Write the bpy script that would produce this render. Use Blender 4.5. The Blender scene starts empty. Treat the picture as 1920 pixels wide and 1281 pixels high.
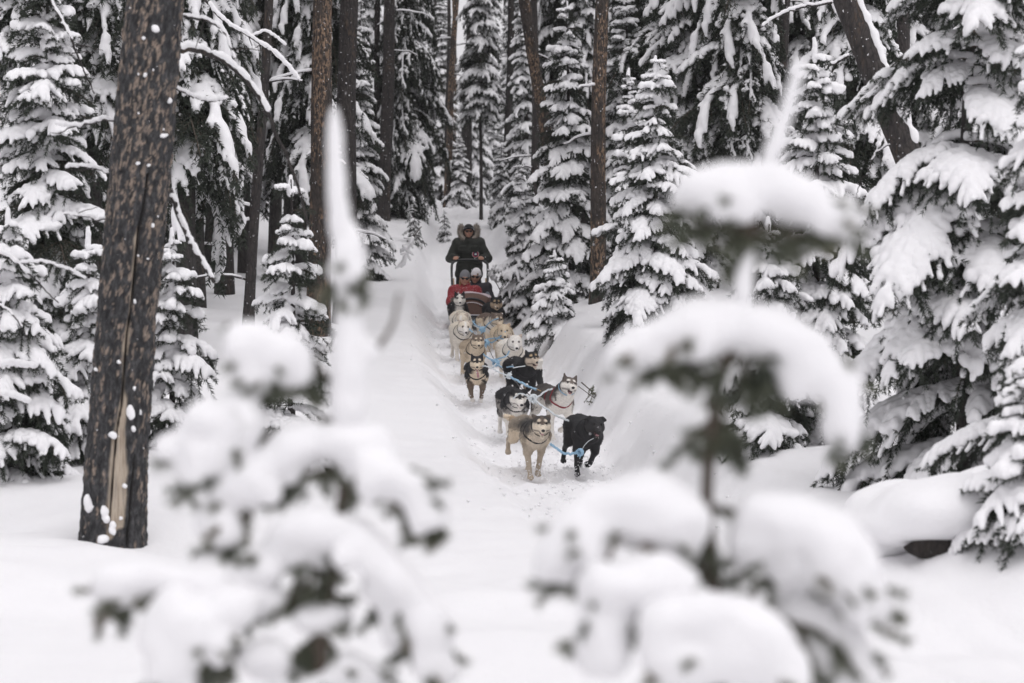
import bpy, math, random
import numpy as np
from mathutils import Vector, Matrix, Euler

# ------------------------------------------------------------------ camera, light, exposure
scn = bpy.context.scene
COL = scn.collection
CAM_H = 1.6
LENS = 85.0
FPX = LENS / 36.0 * 1920.0
cam_d = bpy.data.cameras.new('camera')
cam_d.lens = LENS; cam_d.sensor_width = 36.0
cam_d.clip_start = 0.05; cam_d.clip_end = 600.0
cam_d.dof.use_dof = True
cam_d.dof.focus_distance = 28.0
cam_d.dof.aperture_fstop = 2.8
cam = bpy.data.objects.new('camera', cam_d); COL.objects.link(cam)
cam.location = (0, 0, CAM_H); cam.rotation_euler = (math.radians(90), 0, 0)
scn.camera = cam

SUN_EL, SUN_AZ = math.radians(62), math.radians(150)
world = bpy.data.worlds.new('World'); scn.world = world; world.use_nodes = True
wt = world.node_tree; wt.nodes.clear()
w_out = wt.nodes.new('ShaderNodeOutputWorld'); w_bg = wt.nodes.new('ShaderNodeBackground')
w_sky = wt.nodes.new('ShaderNodeTexSky'); w_sky.sky_type = 'NISHITA'; w_sky.sun_disc = False
w_sky.sun_elevation = SUN_EL; w_sky.sun_rotation = SUN_AZ
w_sky.air_density = 1.0; w_sky.dust_density = 6.0; w_sky.ozone_density = 1.0
w_hs = wt.nodes.new('ShaderNodeHueSaturation'); w_hs.inputs['Saturation'].default_value = 0.0
w_mx = wt.nodes.new('ShaderNodeMix'); w_mx.data_type = 'RGBA'; w_mx.blend_type = 'MULTIPLY'
w_mx.inputs[0].default_value = 1.0
w_mx.inputs[7].default_value = (0.985, 0.963, 1.0, 1)      # a grey, faintly mauve overcast
wt.links.new(w_sky.outputs[0], w_hs.inputs['Color']); wt.links.new(w_hs.outputs[0], w_mx.inputs[6])
w_cl = wt.nodes.new('ShaderNodeMix'); w_cl.data_type = 'RGBA'; w_cl.inputs[0].default_value = 0.75
w_cl.inputs[7].default_value = (7.5, 7.36, 7.62, 1)         # the even cloud deck in front of it
wt.links.new(w_mx.outputs[2], w_cl.inputs[6]); wt.links.new(w_cl.outputs[2], w_bg.inputs[0]); wt.links.new(w_bg.outputs[0], w_out.inputs[0])
w_bg.inputs[1].default_value = 0.10
sun_d = bpy.data.lights.new('sun', 'SUN'); sun_d.energy = 0.7; sun_d.angle = math.radians(50)
sun_d.color = (1.0, 0.97, 0.97)
sun = bpy.data.objects.new('sun', sun_d); COL.objects.link(sun)
sun.rotation_euler = (math.pi / 2 - SUN_EL, 0, math.pi - SUN_AZ)
scn.view_settings.view_transform = 'Standard'; scn.view_settings.look = 'None'
scn.view_settings.gamma = 1.0; scn.view_settings.use_curve_mapping = False
scn.view_settings.exposure = 0.26
cy = scn.cycles
cy.max_bounces = 6; cy.diffuse_bounces = 4; cy.glossy_bounces = 2; cy.transmission_bounces = 2
cy.volume_bounces = 1; cy.caustics_reflective = False; cy.caustics_refractive = False
cy.use_denoising = True; cy.use_adaptive_sampling = True; cy.adaptive_threshold = 0.02

# ------------------------------------------------------------------ small tools
def at(px, py, Y):
    """a point of the place seen at photo pixel (px, py), Y metres out"""
    return np.array([(px - 960.0) / FPX * Y, Y, CAM_H - (py - 640.5) / FPX * Y])

def hash3(ix, iy, iz, s=0):
    h = (ix.astype(np.int64) * 73856093) ^ (iy.astype(np.int64) * 19349663) ^ (iz.astype(np.int64) * 83492791) ^ (s * 2654435761)
    h = (h ^ (h >> 13)) * 1274126177 & 0xffffffff
    h = (h ^ (h >> 16)) * 2246822519 & 0xffffffff
    return ((h ^ (h >> 15)) & 0xffffff) / float(0xffffff)

def vnoise(p, s=0):
    p = np.asarray(p, float); i = np.floor(p); f = p - i; i = i.astype(np.int64)
    u = f * f * (3 - 2 * f); r = 0
    for a in (0, 1):
        wx = u[..., 0] if a else 1 - u[..., 0]
        for b in (0, 1):
            wy = u[..., 1] if b else 1 - u[..., 1]
            for c in (0, 1):
                wz = u[..., 2] if c else 1 - u[..., 2]
                r = r + wx * wy * wz * hash3(i[..., 0] + a, i[..., 1] + b, i[..., 2] + c, s)
    return r * 2 - 1

def fbm(p, s=0, n=3):
    p = np.asarray(p, float); r = 0; a = 1; t = 0
    for k in range(n):
        r = r + a * vnoise(p * 2.03 ** k, s + k); t += a; a *= 0.5
    return r / t

def cells(p, s=0):
    """F1, F2 distances and a per-cell random of jittered cell noise"""
    p = np.asarray(p, float); i = np.floor(p).astype(np.int64)
    f1 = np.full(p.shape[:-1], 9.0); f2 = f1.copy(); rid = f1 * 0
    for a in (-1, 0, 1):
        for b in (-1, 0, 1):
            for c in (-1, 0, 1):
                x, y, z = i[..., 0] + a, i[..., 1] + b, i[..., 2] + c
                d = np.sqrt((x + hash3(x, y, z, s) - p[..., 0]) ** 2 + (y + hash3(x, y, z, s + 1) - p[..., 1]) ** 2
                            + (z + hash3(x, y, z, s + 2) - p[..., 2]) ** 2)
                m = d < f1
                f2 = np.where(m, f1, np.minimum(f2, d)); rid = np.where(m, hash3(x, y, z, s + 3), rid); f1 = np.where(m, d, f1)
    return f1, f2, rid

def rotm(rx, ry, rz): return np.array(Euler((rx, ry, rz)).to_matrix())
def sstep(a, b, x):
    t = np.clip((x - a) / (b - a), 0, 1); return t * t * (3 - 2 * t)

def mesh_np(name, V, quads=None, tris=None, mats=(), midx=None, smooth=True):
    me = bpy.data.meshes.new(name)
    V = np.asarray(V, np.float32).reshape(-1, 3)
    q = np.zeros((0, 4), np.int32) if quads is None else np.asarray(quads, np.int32).reshape(-1, 4)
    t = np.zeros((0, 3), np.int32) if tris is None else np.asarray(tris, np.int32).reshape(-1, 3)
    nq, nt = len(q), len(t)
    me.vertices.add(len(V)); me.vertices.foreach_set('co', V.ravel())
    me.loops.add(nq * 4 + nt * 3); me.loops.foreach_set('vertex_index', np.concatenate([q.ravel(), t.ravel()]))
    me.polygons.add(nq + nt)
    me.polygons.foreach_set('loop_start', np.concatenate([np.arange(nq) * 4, nq * 4 + np.arange(nt) * 3]).astype(np.int32))
    me.polygons.foreach_set('loop_total', np.concatenate([np.full(nq, 4), np.full(nt, 3)]).astype(np.int32))
    for m in mats: me.materials.append(m)
    if midx is not None: me.polygons.foreach_set('material_index', np.asarray(midx, np.int32))
    if smooth: me.polygons.foreach_set('use_smooth', np.ones(nq + nt, bool))
    me.update(calc_edges=True); me.validate()
    return me

def obj(name, me, parent=None, loc=None, rot=None, scale=None):
    o = bpy.data.objects.new(name, me); COL.objects.link(o)
    if parent is not None: o.parent = parent
    if loc is not None: o.location = [float(v) for v in loc]
    if rot is not None: o.rotation_euler = rot
    if scale is not None: o.scale = scale if hasattr(scale, '__len__') else (scale,) * 3
    return o

def thing(name, label, cat, loc=(0, 0, 0), rz=0.0, group=None):
    o = bpy.data.objects.new(name, None); COL.objects.link(o)
    o.location = [float(v) for v in loc]; o.rotation_euler = (0, 0, rz); o.empty_display_size = 0.2
    o['label'] = label; o['category'] = cat
    if group: o['group'] = group
    return o

def copy_thing(src, label=None):
    """a copy of a thing with copies of its parts and sub-parts, meshes shared"""
    def rec(o, par):
        c = o.copy(); COL.objects.link(c)
        if par is not None: c.parent = par
        for ch in KIDS.get(o.name, ()): rec(ch, c)
        return c
    r = rec(src, None)
    if label: r['label'] = label
    return r
KIDS = {}
def note_kids(o):
    for ch in o.children:
        KIDS.setdefault(o.name, []).append(ch); note_kids(ch)

class MB:
    """collects verts, quads and tris for one mesh"""
    def __init__(s): s.V = []; s.Q = []; s.T = []; s.qm = []; s.tm = []; s.n = 0
    def add(s, V, Q=None, T=None, m=0):
        V = np.asarray(V, float).reshape(-1, 3)
        if Q is not None and len(Q): Q = np.asarray(Q).reshape(-1, 4); s.Q.append(Q + s.n); s.qm.append(np.full(len(Q), m))
        if T is not None and len(T): T = np.asarray(T).reshape(-1, 3); s.T.append(T + s.n); s.tm.append(np.full(len(T), m))
        s.V.append(V); s.n += len(V); return s
    def arrays(s):
        c = lambda l, k: np.concatenate(l) if l else np.zeros((0, k), int)
        return np.concatenate(s.V), c(s.Q, 4), c(s.T, 3), np.concatenate((s.qm + s.tm) or [np.zeros(0, int)])
    def mesh(s, name, mats, smooth=True):
        V, Q, T, mi = s.arrays(); return mesh_np(name, V, Q, T, mats, mi, smooth)

def frames(P):
    P = np.asarray(P, float); d = np.gradient(P, axis=0); d /= np.linalg.norm(d, axis=1)[:, None] + 1e-9
    ref = np.array([0, 0, 1.0]) if abs(d[0][2]) < 0.9 else np.array([1.0, 0, 0])
    U = np.zeros_like(P); u = np.cross(d[0], ref); u /= np.linalg.norm(u)
    for i in range(len(P)):
        u = u - d[i] * np.dot(u, d[i]); u /= np.linalg.norm(u) + 1e-9; U[i] = u
    return d, U, np.cross(d, U)

def tube(P, R, n=8, cap=True, squash=None):
    P = np.asarray(P, float); R = np.broadcast_to(np.asarray(R, float), (len(P),))
    d, U, W = frames(P); a = np.arange(n) * 2 * math.pi / n
    V = (P[:, None] + R[:, None, None] * (np.cos(a)[None, :, None] * U[:, None] + np.sin(a)[None, :, None] * W[:, None] * (squash or 1))).reshape(-1, 3)
    i = np.arange(len(P) - 1)[:, None] * n; j = np.arange(n)[None]
    k = (j + 1) % n
    Q = np.stack([i + j, i + k, i + n + k, i + n + j], -1).reshape(-1, 4); T = []
    if cap:
        V = np.concatenate([V, P[:1] - d[:1] * R[0] * .3, P[-1:] + d[-1:] * R[-1] * .3]); c0, c1 = len(V) - 2, len(V) - 1; b = (len(P) - 1) * n
        T = [(c0, (q + 1) % n, q) for q in range(n)] + [(c1, b + q, b + (q + 1) % n) for q in range(n)]
    return V, Q, np.array(T, int).reshape(-1, 3)

def curve(pts, n):
    """smooth curve through pts (Catmull-Rom)"""
    P = np.asarray(pts, float); P = np.concatenate([2 * P[:1] - P[1:2], P, 2 * P[-1:] - P[-2:-1]])
    t = np.linspace(0, len(P) - 3 - 1e-6, n); i = t.astype(int); f = (t - i)[:, None]
    a, b, c, d = P[i], P[i + 1], P[i + 2], P[i + 3]
    return .5 * (2 * b + (c - a) * f + (2 * a - 5 * b + 4 * c - d) * f * f + (3 * b - a - 3 * c + d) * f ** 3)

def ball(c, r, nu=10, nv=7):
    r = np.broadcast_to(np.asarray(r, float), (3,)); u = np.arange(nu) * 2 * math.pi / nu; v = np.linspace(0, math.pi, nv + 1)[1:-1]
    V = np.stack([np.outer(np.sin(v), np.cos(u)), np.outer(np.sin(v), np.sin(u)), np.outer(np.cos(v), np.ones(nu))], -1).reshape(-1, 3)
    V = np.concatenate([V, [[0, 0, 1], [0, 0, -1]]]) * r + np.asarray(c, float)
    i = np.arange(nv - 2)[:, None] * nu; j = np.arange(nu)[None]; k = (j + 1) % nu
    Q = np.stack([i + j, i + nu + j, i + nu + k, i + k], -1).reshape(-1, 4); n = len(V); b = (nv - 2) * nu
    T = [(n - 2, q, (q + 1) % nu) for q in range(nu)] + [(n - 1, b + (q + 1) % nu, b + q) for q in range(nu)]
    return V, Q, np.array(T)

def box(c, s, bev=0.0):
    c = np.asarray(c, float); h = np.asarray(s, float) / 2
    V = np.array([(x, y, z) for x in (-1, 1) for y in (-1, 1) for z in (-1, 1)]) * h + c
    return V, np.array([(0, 1, 3, 2), (4, 6, 7, 5), (0, 4, 5, 1), (2, 3, 7, 6), (0, 2, 6, 4), (1, 5, 7, 3)]), None

# ------------------------------------------------------------------ smooth-blended solids, meshed with surface nets
def cap_(a, b, ra, rb=None, flat=None, k=None, tag=''):
    return dict(t='c', a=np.array(a, float), b=np.array(b, float), ra=ra, rb=ra if rb is None else rb, flat=flat, k=k, tag=tag)
def ell_(c, r, R=None, k=None, tag=''):
    return dict(t='e', a=np.array(c, float), r=np.broadcast_to(np.array(r, float), (3,)).copy(), R=R, k=k, tag=tag)

def prim_d(p, P):
    if p['t'] == 'c':
        a, b = p['a'], p['b']; ba = b - a; pa = P - a
        if p['flat'] is not None:
            f, s = p['flat']; f = np.asarray(f, float); q = pa @ f; pa = pa + (s - 1) * q[..., None] * f
        t = np.clip((pa @ ba) / max(ba @ ba, 1e-9), 0, 1)
        return np.sqrt(((pa - t[..., None] * ba) ** 2).sum(-1)) - (p['ra'] + t * (p['rb'] - p['ra']))
    q = P - p['a']
    if p['R'] is not None: q = q @ p['R']
    r = p['r']; k0 = np.sqrt(((q / r) ** 2).sum(-1)); k1 = np.sqrt(((q / r ** 2) ** 2).sum(-1)) + 1e-9
    return k0 * (k0 - 1) / k1

def smin(a, b, k):
    h = np.maximum(k - np.abs(a - b), 0) / k; return np.minimum(a, b) - h * h * k * .25

def prim_box(p):
    if p['t'] == 'c':
        r = max(p['ra'], p['rb']); return np.minimum(p['a'], p['b']) - r, np.maximum(p['a'], p['b']) + r
    m = p['r'].max() if p['R'] is not None else p['r']; return p['a'] - m, p['a'] + m

def field(prims, P, k):
    F = np.full(P.shape[:-1], 9.0)
    for p in prims: F = smin(F, prim_d(p, P), p['k'] or k)
    return F

def sdf_mesh(prims, h, k=.03, rough=None):
    lo = np.min([prim_box(p)[0] for p in prims], 0) - 3 * h; hi = np.max([prim_box(p)[1] for p in prims], 0) + 3 * h
    n = np.ceil((hi - lo) / h).astype(int) + 1
    ax = [lo[i] + np.arange(n[i]) * h for i in range(3)]
    F = np.full(tuple(n), 9.0, np.float32)
    for p in prims:
        kk = p['k'] or k; b0, b1 = prim_box(p); m = kk + 2.5 * h
        i0 = np.maximum(np.floor((b0 - m - lo) / h).astype(int), 0); i1 = np.minimum(np.ceil((b1 + m - lo) / h).astype(int) + 1, n)
        sl = tuple(slice(i0[i], i1[i]) for i in range(3))
        G = np.stack(np.meshgrid(ax[0][sl[0]], ax[1][sl[1]], ax[2][sl[2]], indexing='ij'), -1)
        F[sl] = smin(F[sl], prim_d(p, G), kk)
    if rough is not None:
        amp, fr, sd = rough
        near = np.abs(F) < amp * 2 + 2 * h; ii = np.argwhere(near)
        F[near] += amp * fbm((lo + ii * h) * fr, sd, 2)
    S = F < 0; c = np.zeros(tuple(n - 1), int)
    sh = lambda A, o: A[o[0]:A.shape[0] - 1 + o[0], o[1]:A.shape[1] - 1 + o[1], o[2]:A.shape[2] - 1 + o[2]]
    offs = [(x, y, z) for x in (0, 1) for y in (0, 1) for z in (0, 1)]
    for o in offs: c += sh(S, o)
    act = (c > 0) & (c < 8); idx = np.full(act.shape, -1, int); I = np.argwhere(act); idx[act] = np.arange(len(I))
    acc = np.zeros((len(I), 3)); cnt = np.zeros(len(I))
    cv = {o: sh(F, o)[act] for o in offs}
    for o in offs:
        for d in range(3):
            if o[d] == 0:
                q = list(o); q[d] = 1; q = tuple(q); f0, f1 = cv[o], cv[q]; m = (f0 < 0) != (f1 < 0)
                t = np.where(m, f0 / np.where(m, f0 - f1, 1), 0); pos = np.tile(np.array(o, float), (len(I), 1)); pos[:, d] = t
                acc += pos * m[:, None]; cnt += m
    V = lo + (I + acc / cnt[:, None]) * h
    quads = []
    for d in range(3):
        e, f = [x for x in range(3) if x != d]
        if d == 1: e, f = f, e
        A = [slice(None)] * 3; A[d] = slice(0, n[d] - 1); B = [slice(None)] * 3; B[d] = slice(1, n[d])
        s0, s1 = S[tuple(A)], S[tuple(B)]; E = np.argwhere(s0 != s1)
        E = E[(E[:, e] > 0) & (E[:, f] > 0)]
        if not len(E): continue
        fl = s0[tuple(E.T)]
        def cell(de, df):
            q = E.copy(); q[:, e] += de; q[:, f] += df; return idx[tuple(q.T)]
        qd = np.stack([cell(-1, -1), cell(0, -1), cell(0, 0), cell(-1, 0)], -1)
        qd[~fl] = qd[~fl][:, ::-1]; quads.append(qd)
    return V, np.concatenate(quads)

# ------------------------------------------------------------------ materials
class NT:
    def __init__(s, name):
        s.m = bpy.data.materials.new(name); s.m.use_nodes = True; s.t = s.m.node_tree; s.t.nodes.clear()
        s.o = s.n('OutputMaterial'); s.b = s.n('BsdfPrincipled'); s.l(s.b.outputs[0], s.o.inputs[0])
    def n(s, k, **kw):
        x = s.t.nodes.new('ShaderNode' + k)
        for a, v in kw.items(): setattr(x, a, v)
        return x
    def l(s, a, b): s.t.links.new(a, b)
    def set(s, **kw):
        for a, v in kw.items(): s.b.inputs[a.replace('_', ' ')].default_value = v
    def coord(s, which='Object', scale=(1, 1, 1), rand=False):
        c = s.n('TexCoord'); mp = s.n('Mapping'); mp.inputs['Scale'].default_value = scale; s.l(c.outputs[which], mp.inputs[0])
        if rand:
            oi = s.n('ObjectInfo'); mu = s.n('Math', operation='MULTIPLY'); mu.inputs[1].default_value = 37.0
            s.l(oi.outputs['Random'], mu.inputs[0]); s.l(mu.outputs[0], mp.inputs['Location'])
        return mp.outputs[0]
    def noise(s, vec, scale, detail=4, rough=.6):
        x = s.n('TexNoise'); x.inputs['Scale'].default_value = scale; x.inputs['Detail'].default_value = detail; x.inputs['Roughness'].default_value = rough
        if vec is not None: s.l(vec, x.inputs['Vector'])
        return x.outputs[0]
    def ramp(s, f, stops):
        x = s.n('ValToRGB'); e = x.color_ramp.elements
        while len(e) < len(stops): e.new(.5)
        for i, (p, c) in enumerate(stops): e[i].position = p; e[i].color = (*c, 1) if len(c) == 3 else c
        s.l(f, x.inputs[0]); return x.outputs[0]
    def mix(s, f, a, b, mode='MIX'):
        x = s.n('Mix', data_type='RGBA', blend_type=mode)
        for v, i in ((f, 0), (a, 6), (b, 7)):
            if hasattr(v, 'links'): s.l(v, x.inputs[i])
            else: x.inputs[i].default_value = v if i == 0 else (*v, 1)
        return x.outputs[2]
    def bump(s, h, strength, dist):
        x = s.n('Bump'); x.inputs['Strength'].default_value = strength; x.inputs['Distance'].default_value = dist
        s.l(h, x.inputs['Height']); s.l(x.outputs[0], s.b.inputs['Normal'])
    def base(s, c):
        if hasattr(c, 'links'): s.l(c, s.b.inputs['Base Color'])
        else: s.b.inputs['Base Color'].default_value = (*c, 1)
        return s

def simple(name, c, rough=.6, var=.15, scale=40, metal=0, bump=0):
    t = NT(name); v = t.noise(t.coord(), scale, 3)
    t.base(t.mix(v, tuple(x * (1 - var) for x in c), tuple(min(1, x * (1 + var)) for x in c)))
    t.set(Roughness=rough, Metallic=metal)
    if bump: t.bump(v, .5, bump)
    return t.m
M = {}
def make_snow(name, sc, amt):
    t = NT(name); co = t.coord('Object'); a = t.noise(co, 14 * sc, 5, .65); b = t.noise(co, 130 * sc, 2, .5)
    t.base(t.mix(t.noise(co, 3, 2), (.86, .855, .87), (.91, .905, .915))); t.set(Roughness=.75); t.b.inputs['Specular IOR Level'].default_value = .25
    ad = t.n('Math', operation='MULTIPLY_ADD'); t.l(b, ad.inputs[0]); ad.inputs[1].default_value = .35; t.l(a, ad.inputs[2])
    t.bump(ad.outputs[0], .6, amt); return t.m
M['snow'] = make_snow('powder_snow', 1.0, .016)
M['snow_ground'] = make_snow('ground_snow', 1.2, .02)
t = NT('fresh_needles'); v = t.noise(t.coord(), 9, 3); t.base(t.mix(v, (.06, .075, .04), (.13, .14, .075))); t.set(Roughness=.55); M['needle_fresh'] = t.m
t = NT('spruce_needles'); oi = t.n('ObjectInfo'); v = t.noise(t.coord(rand=True), 6, 3)
t.base(t.mix(v, (.014, .021, .016), (.045, .056, .036))); t.set(Roughness=.55); M['needle'] = t.m
t = NT('near_spruce_needles'); v = t.noise(t.coord(), 9, 3)
t.base(t.ramp(v, [(.3, (.085, .10, .075)), (.6, (.16, .17, .12)), (.72, (.26, .15, .10))])); t.set(Roughness=.55); M['needle_near'] = t.m
M['twig'] = simple('twig_bark', (.075, .058, .045), .8, .3, 60)
def make_bark(name, dark, mid, flake, thr, speck):
    t = NT(name); co = t.coord('Object', (1, 1, .28), True); c2 = t.coord('Object', (1, 1, .8), True)
    vo = t.n('TexVoronoi', feature='DISTANCE_TO_EDGE'); vo.inputs['Scale'].default_value = 26; t.l(co, vo.inputs['Vector'])
    n1 = t.noise(co, 22, 6, .7); n2 = t.noise(co, 5, 4, .6); n3 = t.noise(t.coord('Object', (1, 1, .4), True), 36, 3, .6)
    c = t.ramp(n1, [(.3, dark), (.6, mid)])
    fm = t.ramp(n2, [(thr, (0, 0, 0)), (thr + .10, (1, 1, 1))]); f2 = t.ramp(n3, [(.48, (0, 0, 0)), (.56, (1, 1, 1))])
    c = t.mix(t.mix(1.0, fm, f2, 'MULTIPLY'), c, flake)
    cr = t.ramp(vo.outputs[0], [(.0, (.45, .45, .45)), (.12, (1, 1, 1))]); c = t.mix(.8, c, cr, 'MULTIPLY')
    sp = t.noise(t.coord('Object', (1, 1, .75), True), 34, 2, .5); sm = t.ramp(sp, [(speck, (0, 0, 0)), (speck + .02, (1, 1, 1))])
    t.base(t.mix(sm, c, (.84, .83, .85))); t.set(Roughness=.9)
    t.bump(t.mix(.5, n1, vo.outputs[0]), 1.0, .05); return t.m
M['bark_dark'] = make_bark('dark_pine_bark', (.018, .017, .018), (.055, .047, .044), (.10, .07, .05), .56, .70)
M['bark_brown'] = make_bark('brown_pine_bark', (.016, .015, .015), (.070, .056, .048), (.27, .18, .12), .44, .71)
M['bark_log'] = make_bark('rotten_log_bark', (.012, .011, .011), (.038, .031, .027), (.15, .095, .06), .58, .72)
M['bark_far'] = make_bark('far_pine_bark', (.022, .021, .022), (.06, .054, .05), (.09, .07, .055), .6, .74)
# ------------------------------------------------------------------ the lie of the land
_gy = np.arange(-40, 300, .1)
def _lut(Y, Z, w=2.0):
    z = np.interp(_gy, Y, Z); n = int(w / .1); ker = np.hanning(2 * n + 1); ker /= ker.sum()
    return np.convolve(np.pad(z, n, 'edge'), ker, 'valid')
_TR = _lut([-40, 5, 10, 15, 20, 24.8, 27.6, 30.4, 33, 35.4, 37.6, 39.6, 44, 52, 58, 65, 75, 100, 300],
           [-1.75, -1.66, -1.62, -1.58, -1.5, -1.39, -1.13, -.80, -.51, -.29, -.09, .08, .38, 1.5, 2.5, 3.6, 4.15, 4.6, 7], 1.6)
_XC = _lut([-40, 5, 10, 15, 20, 24.8, 27.6, 30.4, 33, 35.4, 37.6, 40.8, 44, 52, 65, 300],
           [6, 4.2, 2.9, 1.6, .95, .48, .25, -.08, -.25, -.42, -.54, -.62, -.74, -1.1, -1.2, -1.2], 2.5)
_BL = _lut([-40, 8, 12, 16.5, 22, 30, 38, 46, 52, 58, 66, 300], [0, 0, .1, .25, .5, .78, .9, 1.0, 1.05, .95, .5, .4], 2)
_BR = _lut([-40, 8, 12, 15, 20, 25, 30, 38, 50, 65, 300], [0, .05, .2, .35, .55, .72, .85, .95, .8, .5, .5], 2)
_lk = lambda A, y: np.interp(y, _gy, A)
trail_z = lambda y: CAM_H + _lk(_TR, y)
trail_x = lambda y: _lk(_XC, y)
def mound(x, y, cx, cy, rx, ry, h, rot=0):
    c, s = math.cos(rot), math.sin(rot); u = ((x - cx) * c + (y - cy) * s) / rx; v = (-(x - cx) * s + (y - cy) * c) / ry
    d = u * u + v * v; return h * np.clip(1 - d, 0, 1) ** 1.5
def ground_z(x, y, fine=True):
    x = np.asarray(x, float); y = np.asarray(y, float)
    p2 = np.stack([x, y, x * 0], -1)
    t = x - trail_x(y) + .07 * vnoise(p2 * .5, 5) + .03 * vnoise(p2 * 2.1, 6)
    BL, BR = _lk(_BL, y), _lk(_BR, y); u = -t
    z = trail_z(y)
    z = z + np.where(t < 0, BL * (.48 * sstep(.60, 1.12, u) + .52 * sstep(.95, 4.2, u)), BR * (.74 * sstep(.62, 1.25, t) + .26 * sstep(1.2, 4, t)))
    away = sstep(.8, 2.6, np.abs(t))
    near = sstep(8, 14, y)
    z = z + away * near * (.13 * vnoise(p2 * .45, 1) + .06 * vnoise(p2 * 1.1, 2))
    z = z + sstep(.9, 1.6, t) * near * (.10 * np.maximum(0, vnoise(p2 * 1.0 + 7, 3)))     # pillows on the right bank
    z = z + sstep(6, 30, np.abs(x)) * .8
    # drift in front of the big trunk, drifts on the right
    z = z + mound(x, y, -3.2, 14.5, 1.9, 1.3, .20) + mound(x, y, -4.9, 13.6, 2.2, 1.5, .22) + mound(x, y, -3.1, 16.15, .6, .5, .09) + mound(x, y, -2.6, 16.2, 1.1, .9, -.09)
    z = z + mound(x, y, 1.75, 30.0, 1.1, 2.0, .22) + mound(x, y, 2.3, 25.0, 1.3, 1.6, .2) + mound(x, y, 1.4, 35.6, .8, 1.7, .18)
    z = z + .37 * sstep(1.0, .35, np.sqrt(((x - 2.95) / 1.75) ** 2 + ((y - 14.9) / 2.6) ** 2))
    if fine:
        fl = 1 - sstep(.5, .95, np.abs(t)); fl = fl * sstep(16, 21, y)
        p3 = np.stack([x, y * .55, x * 0], -1)
        z = z + fl * (.045 * vnoise(p3 * 5, 11) + .030 * vnoise(p3 * 13, 12))
        z = z - fl * .05 * np.maximum(0, vnoise(p3 * 3.1, 13))
        ed = sstep(.5, .75, np.abs(t)) * (1 - sstep(.8, 1.1, np.abs(t))) * sstep(16, 21, y)
        z = z + ed * .05 * vnoise(p2 * 6, 14)
        z = z + .012 * vnoise(p2 * 4.3, 15) * near
        tr = sstep(8, 10, y) * (1 - sstep(19, 23, y)); tw = t + .03 * vnoise(p2 * .9, 21)
        for c_ in (-.27, .25, .52): z = z - tr * .040 * np.exp(-((tw - c_) / .06) ** 2) * (.7 + .3 * vnoise(p2 * 3, 22))
        z = z - tr * .03 * (1 - sstep(.35, .8, np.abs(t))) + tr * .012 * vnoise(p3 * 6, 23) * (1 - sstep(.4, .8, np.abs(t)))
        z = z + .018 * vnoise(np.stack([x * .5 + y * .35, y * 1.6 - x * .5, x * 0], -1) * 1.3, 24) * near
    return z
def _axis(segs):
    a = []
    for lo, hi, st in segs: a.append(np.arange(lo, hi - 1e-6, st))
    return np.concatenate(a + [np.array([segs[-1][1]])])
gx = _axis([(-160, -40, 12), (-40, -9, 1.2), (-9, -2.6, .14), (-2.6, 3.4, .045), (3.4, 9, .14), (9, 40, 1.2), (40, 160, 12)])
gy = _axis([(-40, 4, 2), (4, 9, .3), (9, 46, .085), (46, 75, .3), (75, 110, 2), (110, 280, 15)])
GX, GY = np.meshgrid(gx, gy, indexing='xy')
GZ = ground_z(GX, GY)
V = np.stack([GX, GY, GZ], -1).reshape(-1, 3); nx = len(gx)
i = np.arange(len(gy) - 1)[:, None] * nx; j = np.arange(nx - 1)[None]
Q = np.stack([i + j, i + j + 1, i + nx + j + 1, i + nx + j], -1).reshape(-1, 4)
g = obj('snow_ground', mesh_np('snow_ground', V, Q, mats=[M['snow_ground']])); g['kind'] = 'structure'; g['label'] = 'deep smooth snow with a sled trail cut through it'
def gz(x, y): return float(ground_z(np.array([x]), np.array([y]), False)[0])

# ------------------------------------------------------------------ snow-laden boughs
def needle_tris(P, n_per_m, ln, w, rng, spread=.9):
    """needles round a twig: thin triangles pointing out and forward"""
    P = np.asarray(P, float); seg = np.linalg.norm(np.diff(P, axis=0), axis=1); Lt = seg.sum(); n = max(6, int(Lt * n_per_m))
    cum = np.concatenate([[0], np.cumsum(seg)]); s = np.sort(rng.rand(n)) * Lt
    X = np.stack([np.interp(s, cum, P[:, k]) for k in range(3)], -1)
    d = np.stack([np.interp(s, cum, np.gradient(P[:, k])) for k in range(3)], -1); d /= np.linalg.norm(d, axis=1)[:, None] + 1e-9
    r = rng.randn(n, 3); r -= (r * d).sum(1)[:, None] * d; r /= np.linalg.norm(r, axis=1)[:, None] + 1e-9
    dr = d * (.55 + .3 * rng.rand(n, 1)) + r * spread; dr[:, 2] -= .12; dr /= np.linalg.norm(dr, axis=1)[:, None]
    sd = np.cross(dr, rng.randn(n, 3)); sd /= np.linalg.norm(sd, axis=1)[:, None] + 1e-9
    L = ln * (.7 + .5 * rng.rand(n, 1))
    a = X - sd * w / 2; b = X + sd * w / 2; c = X + dr * L
    V = np.stack([a, b, c], 1).reshape(-1, 3); return V, np.arange(3 * n).reshape(-1, 3)

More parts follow.
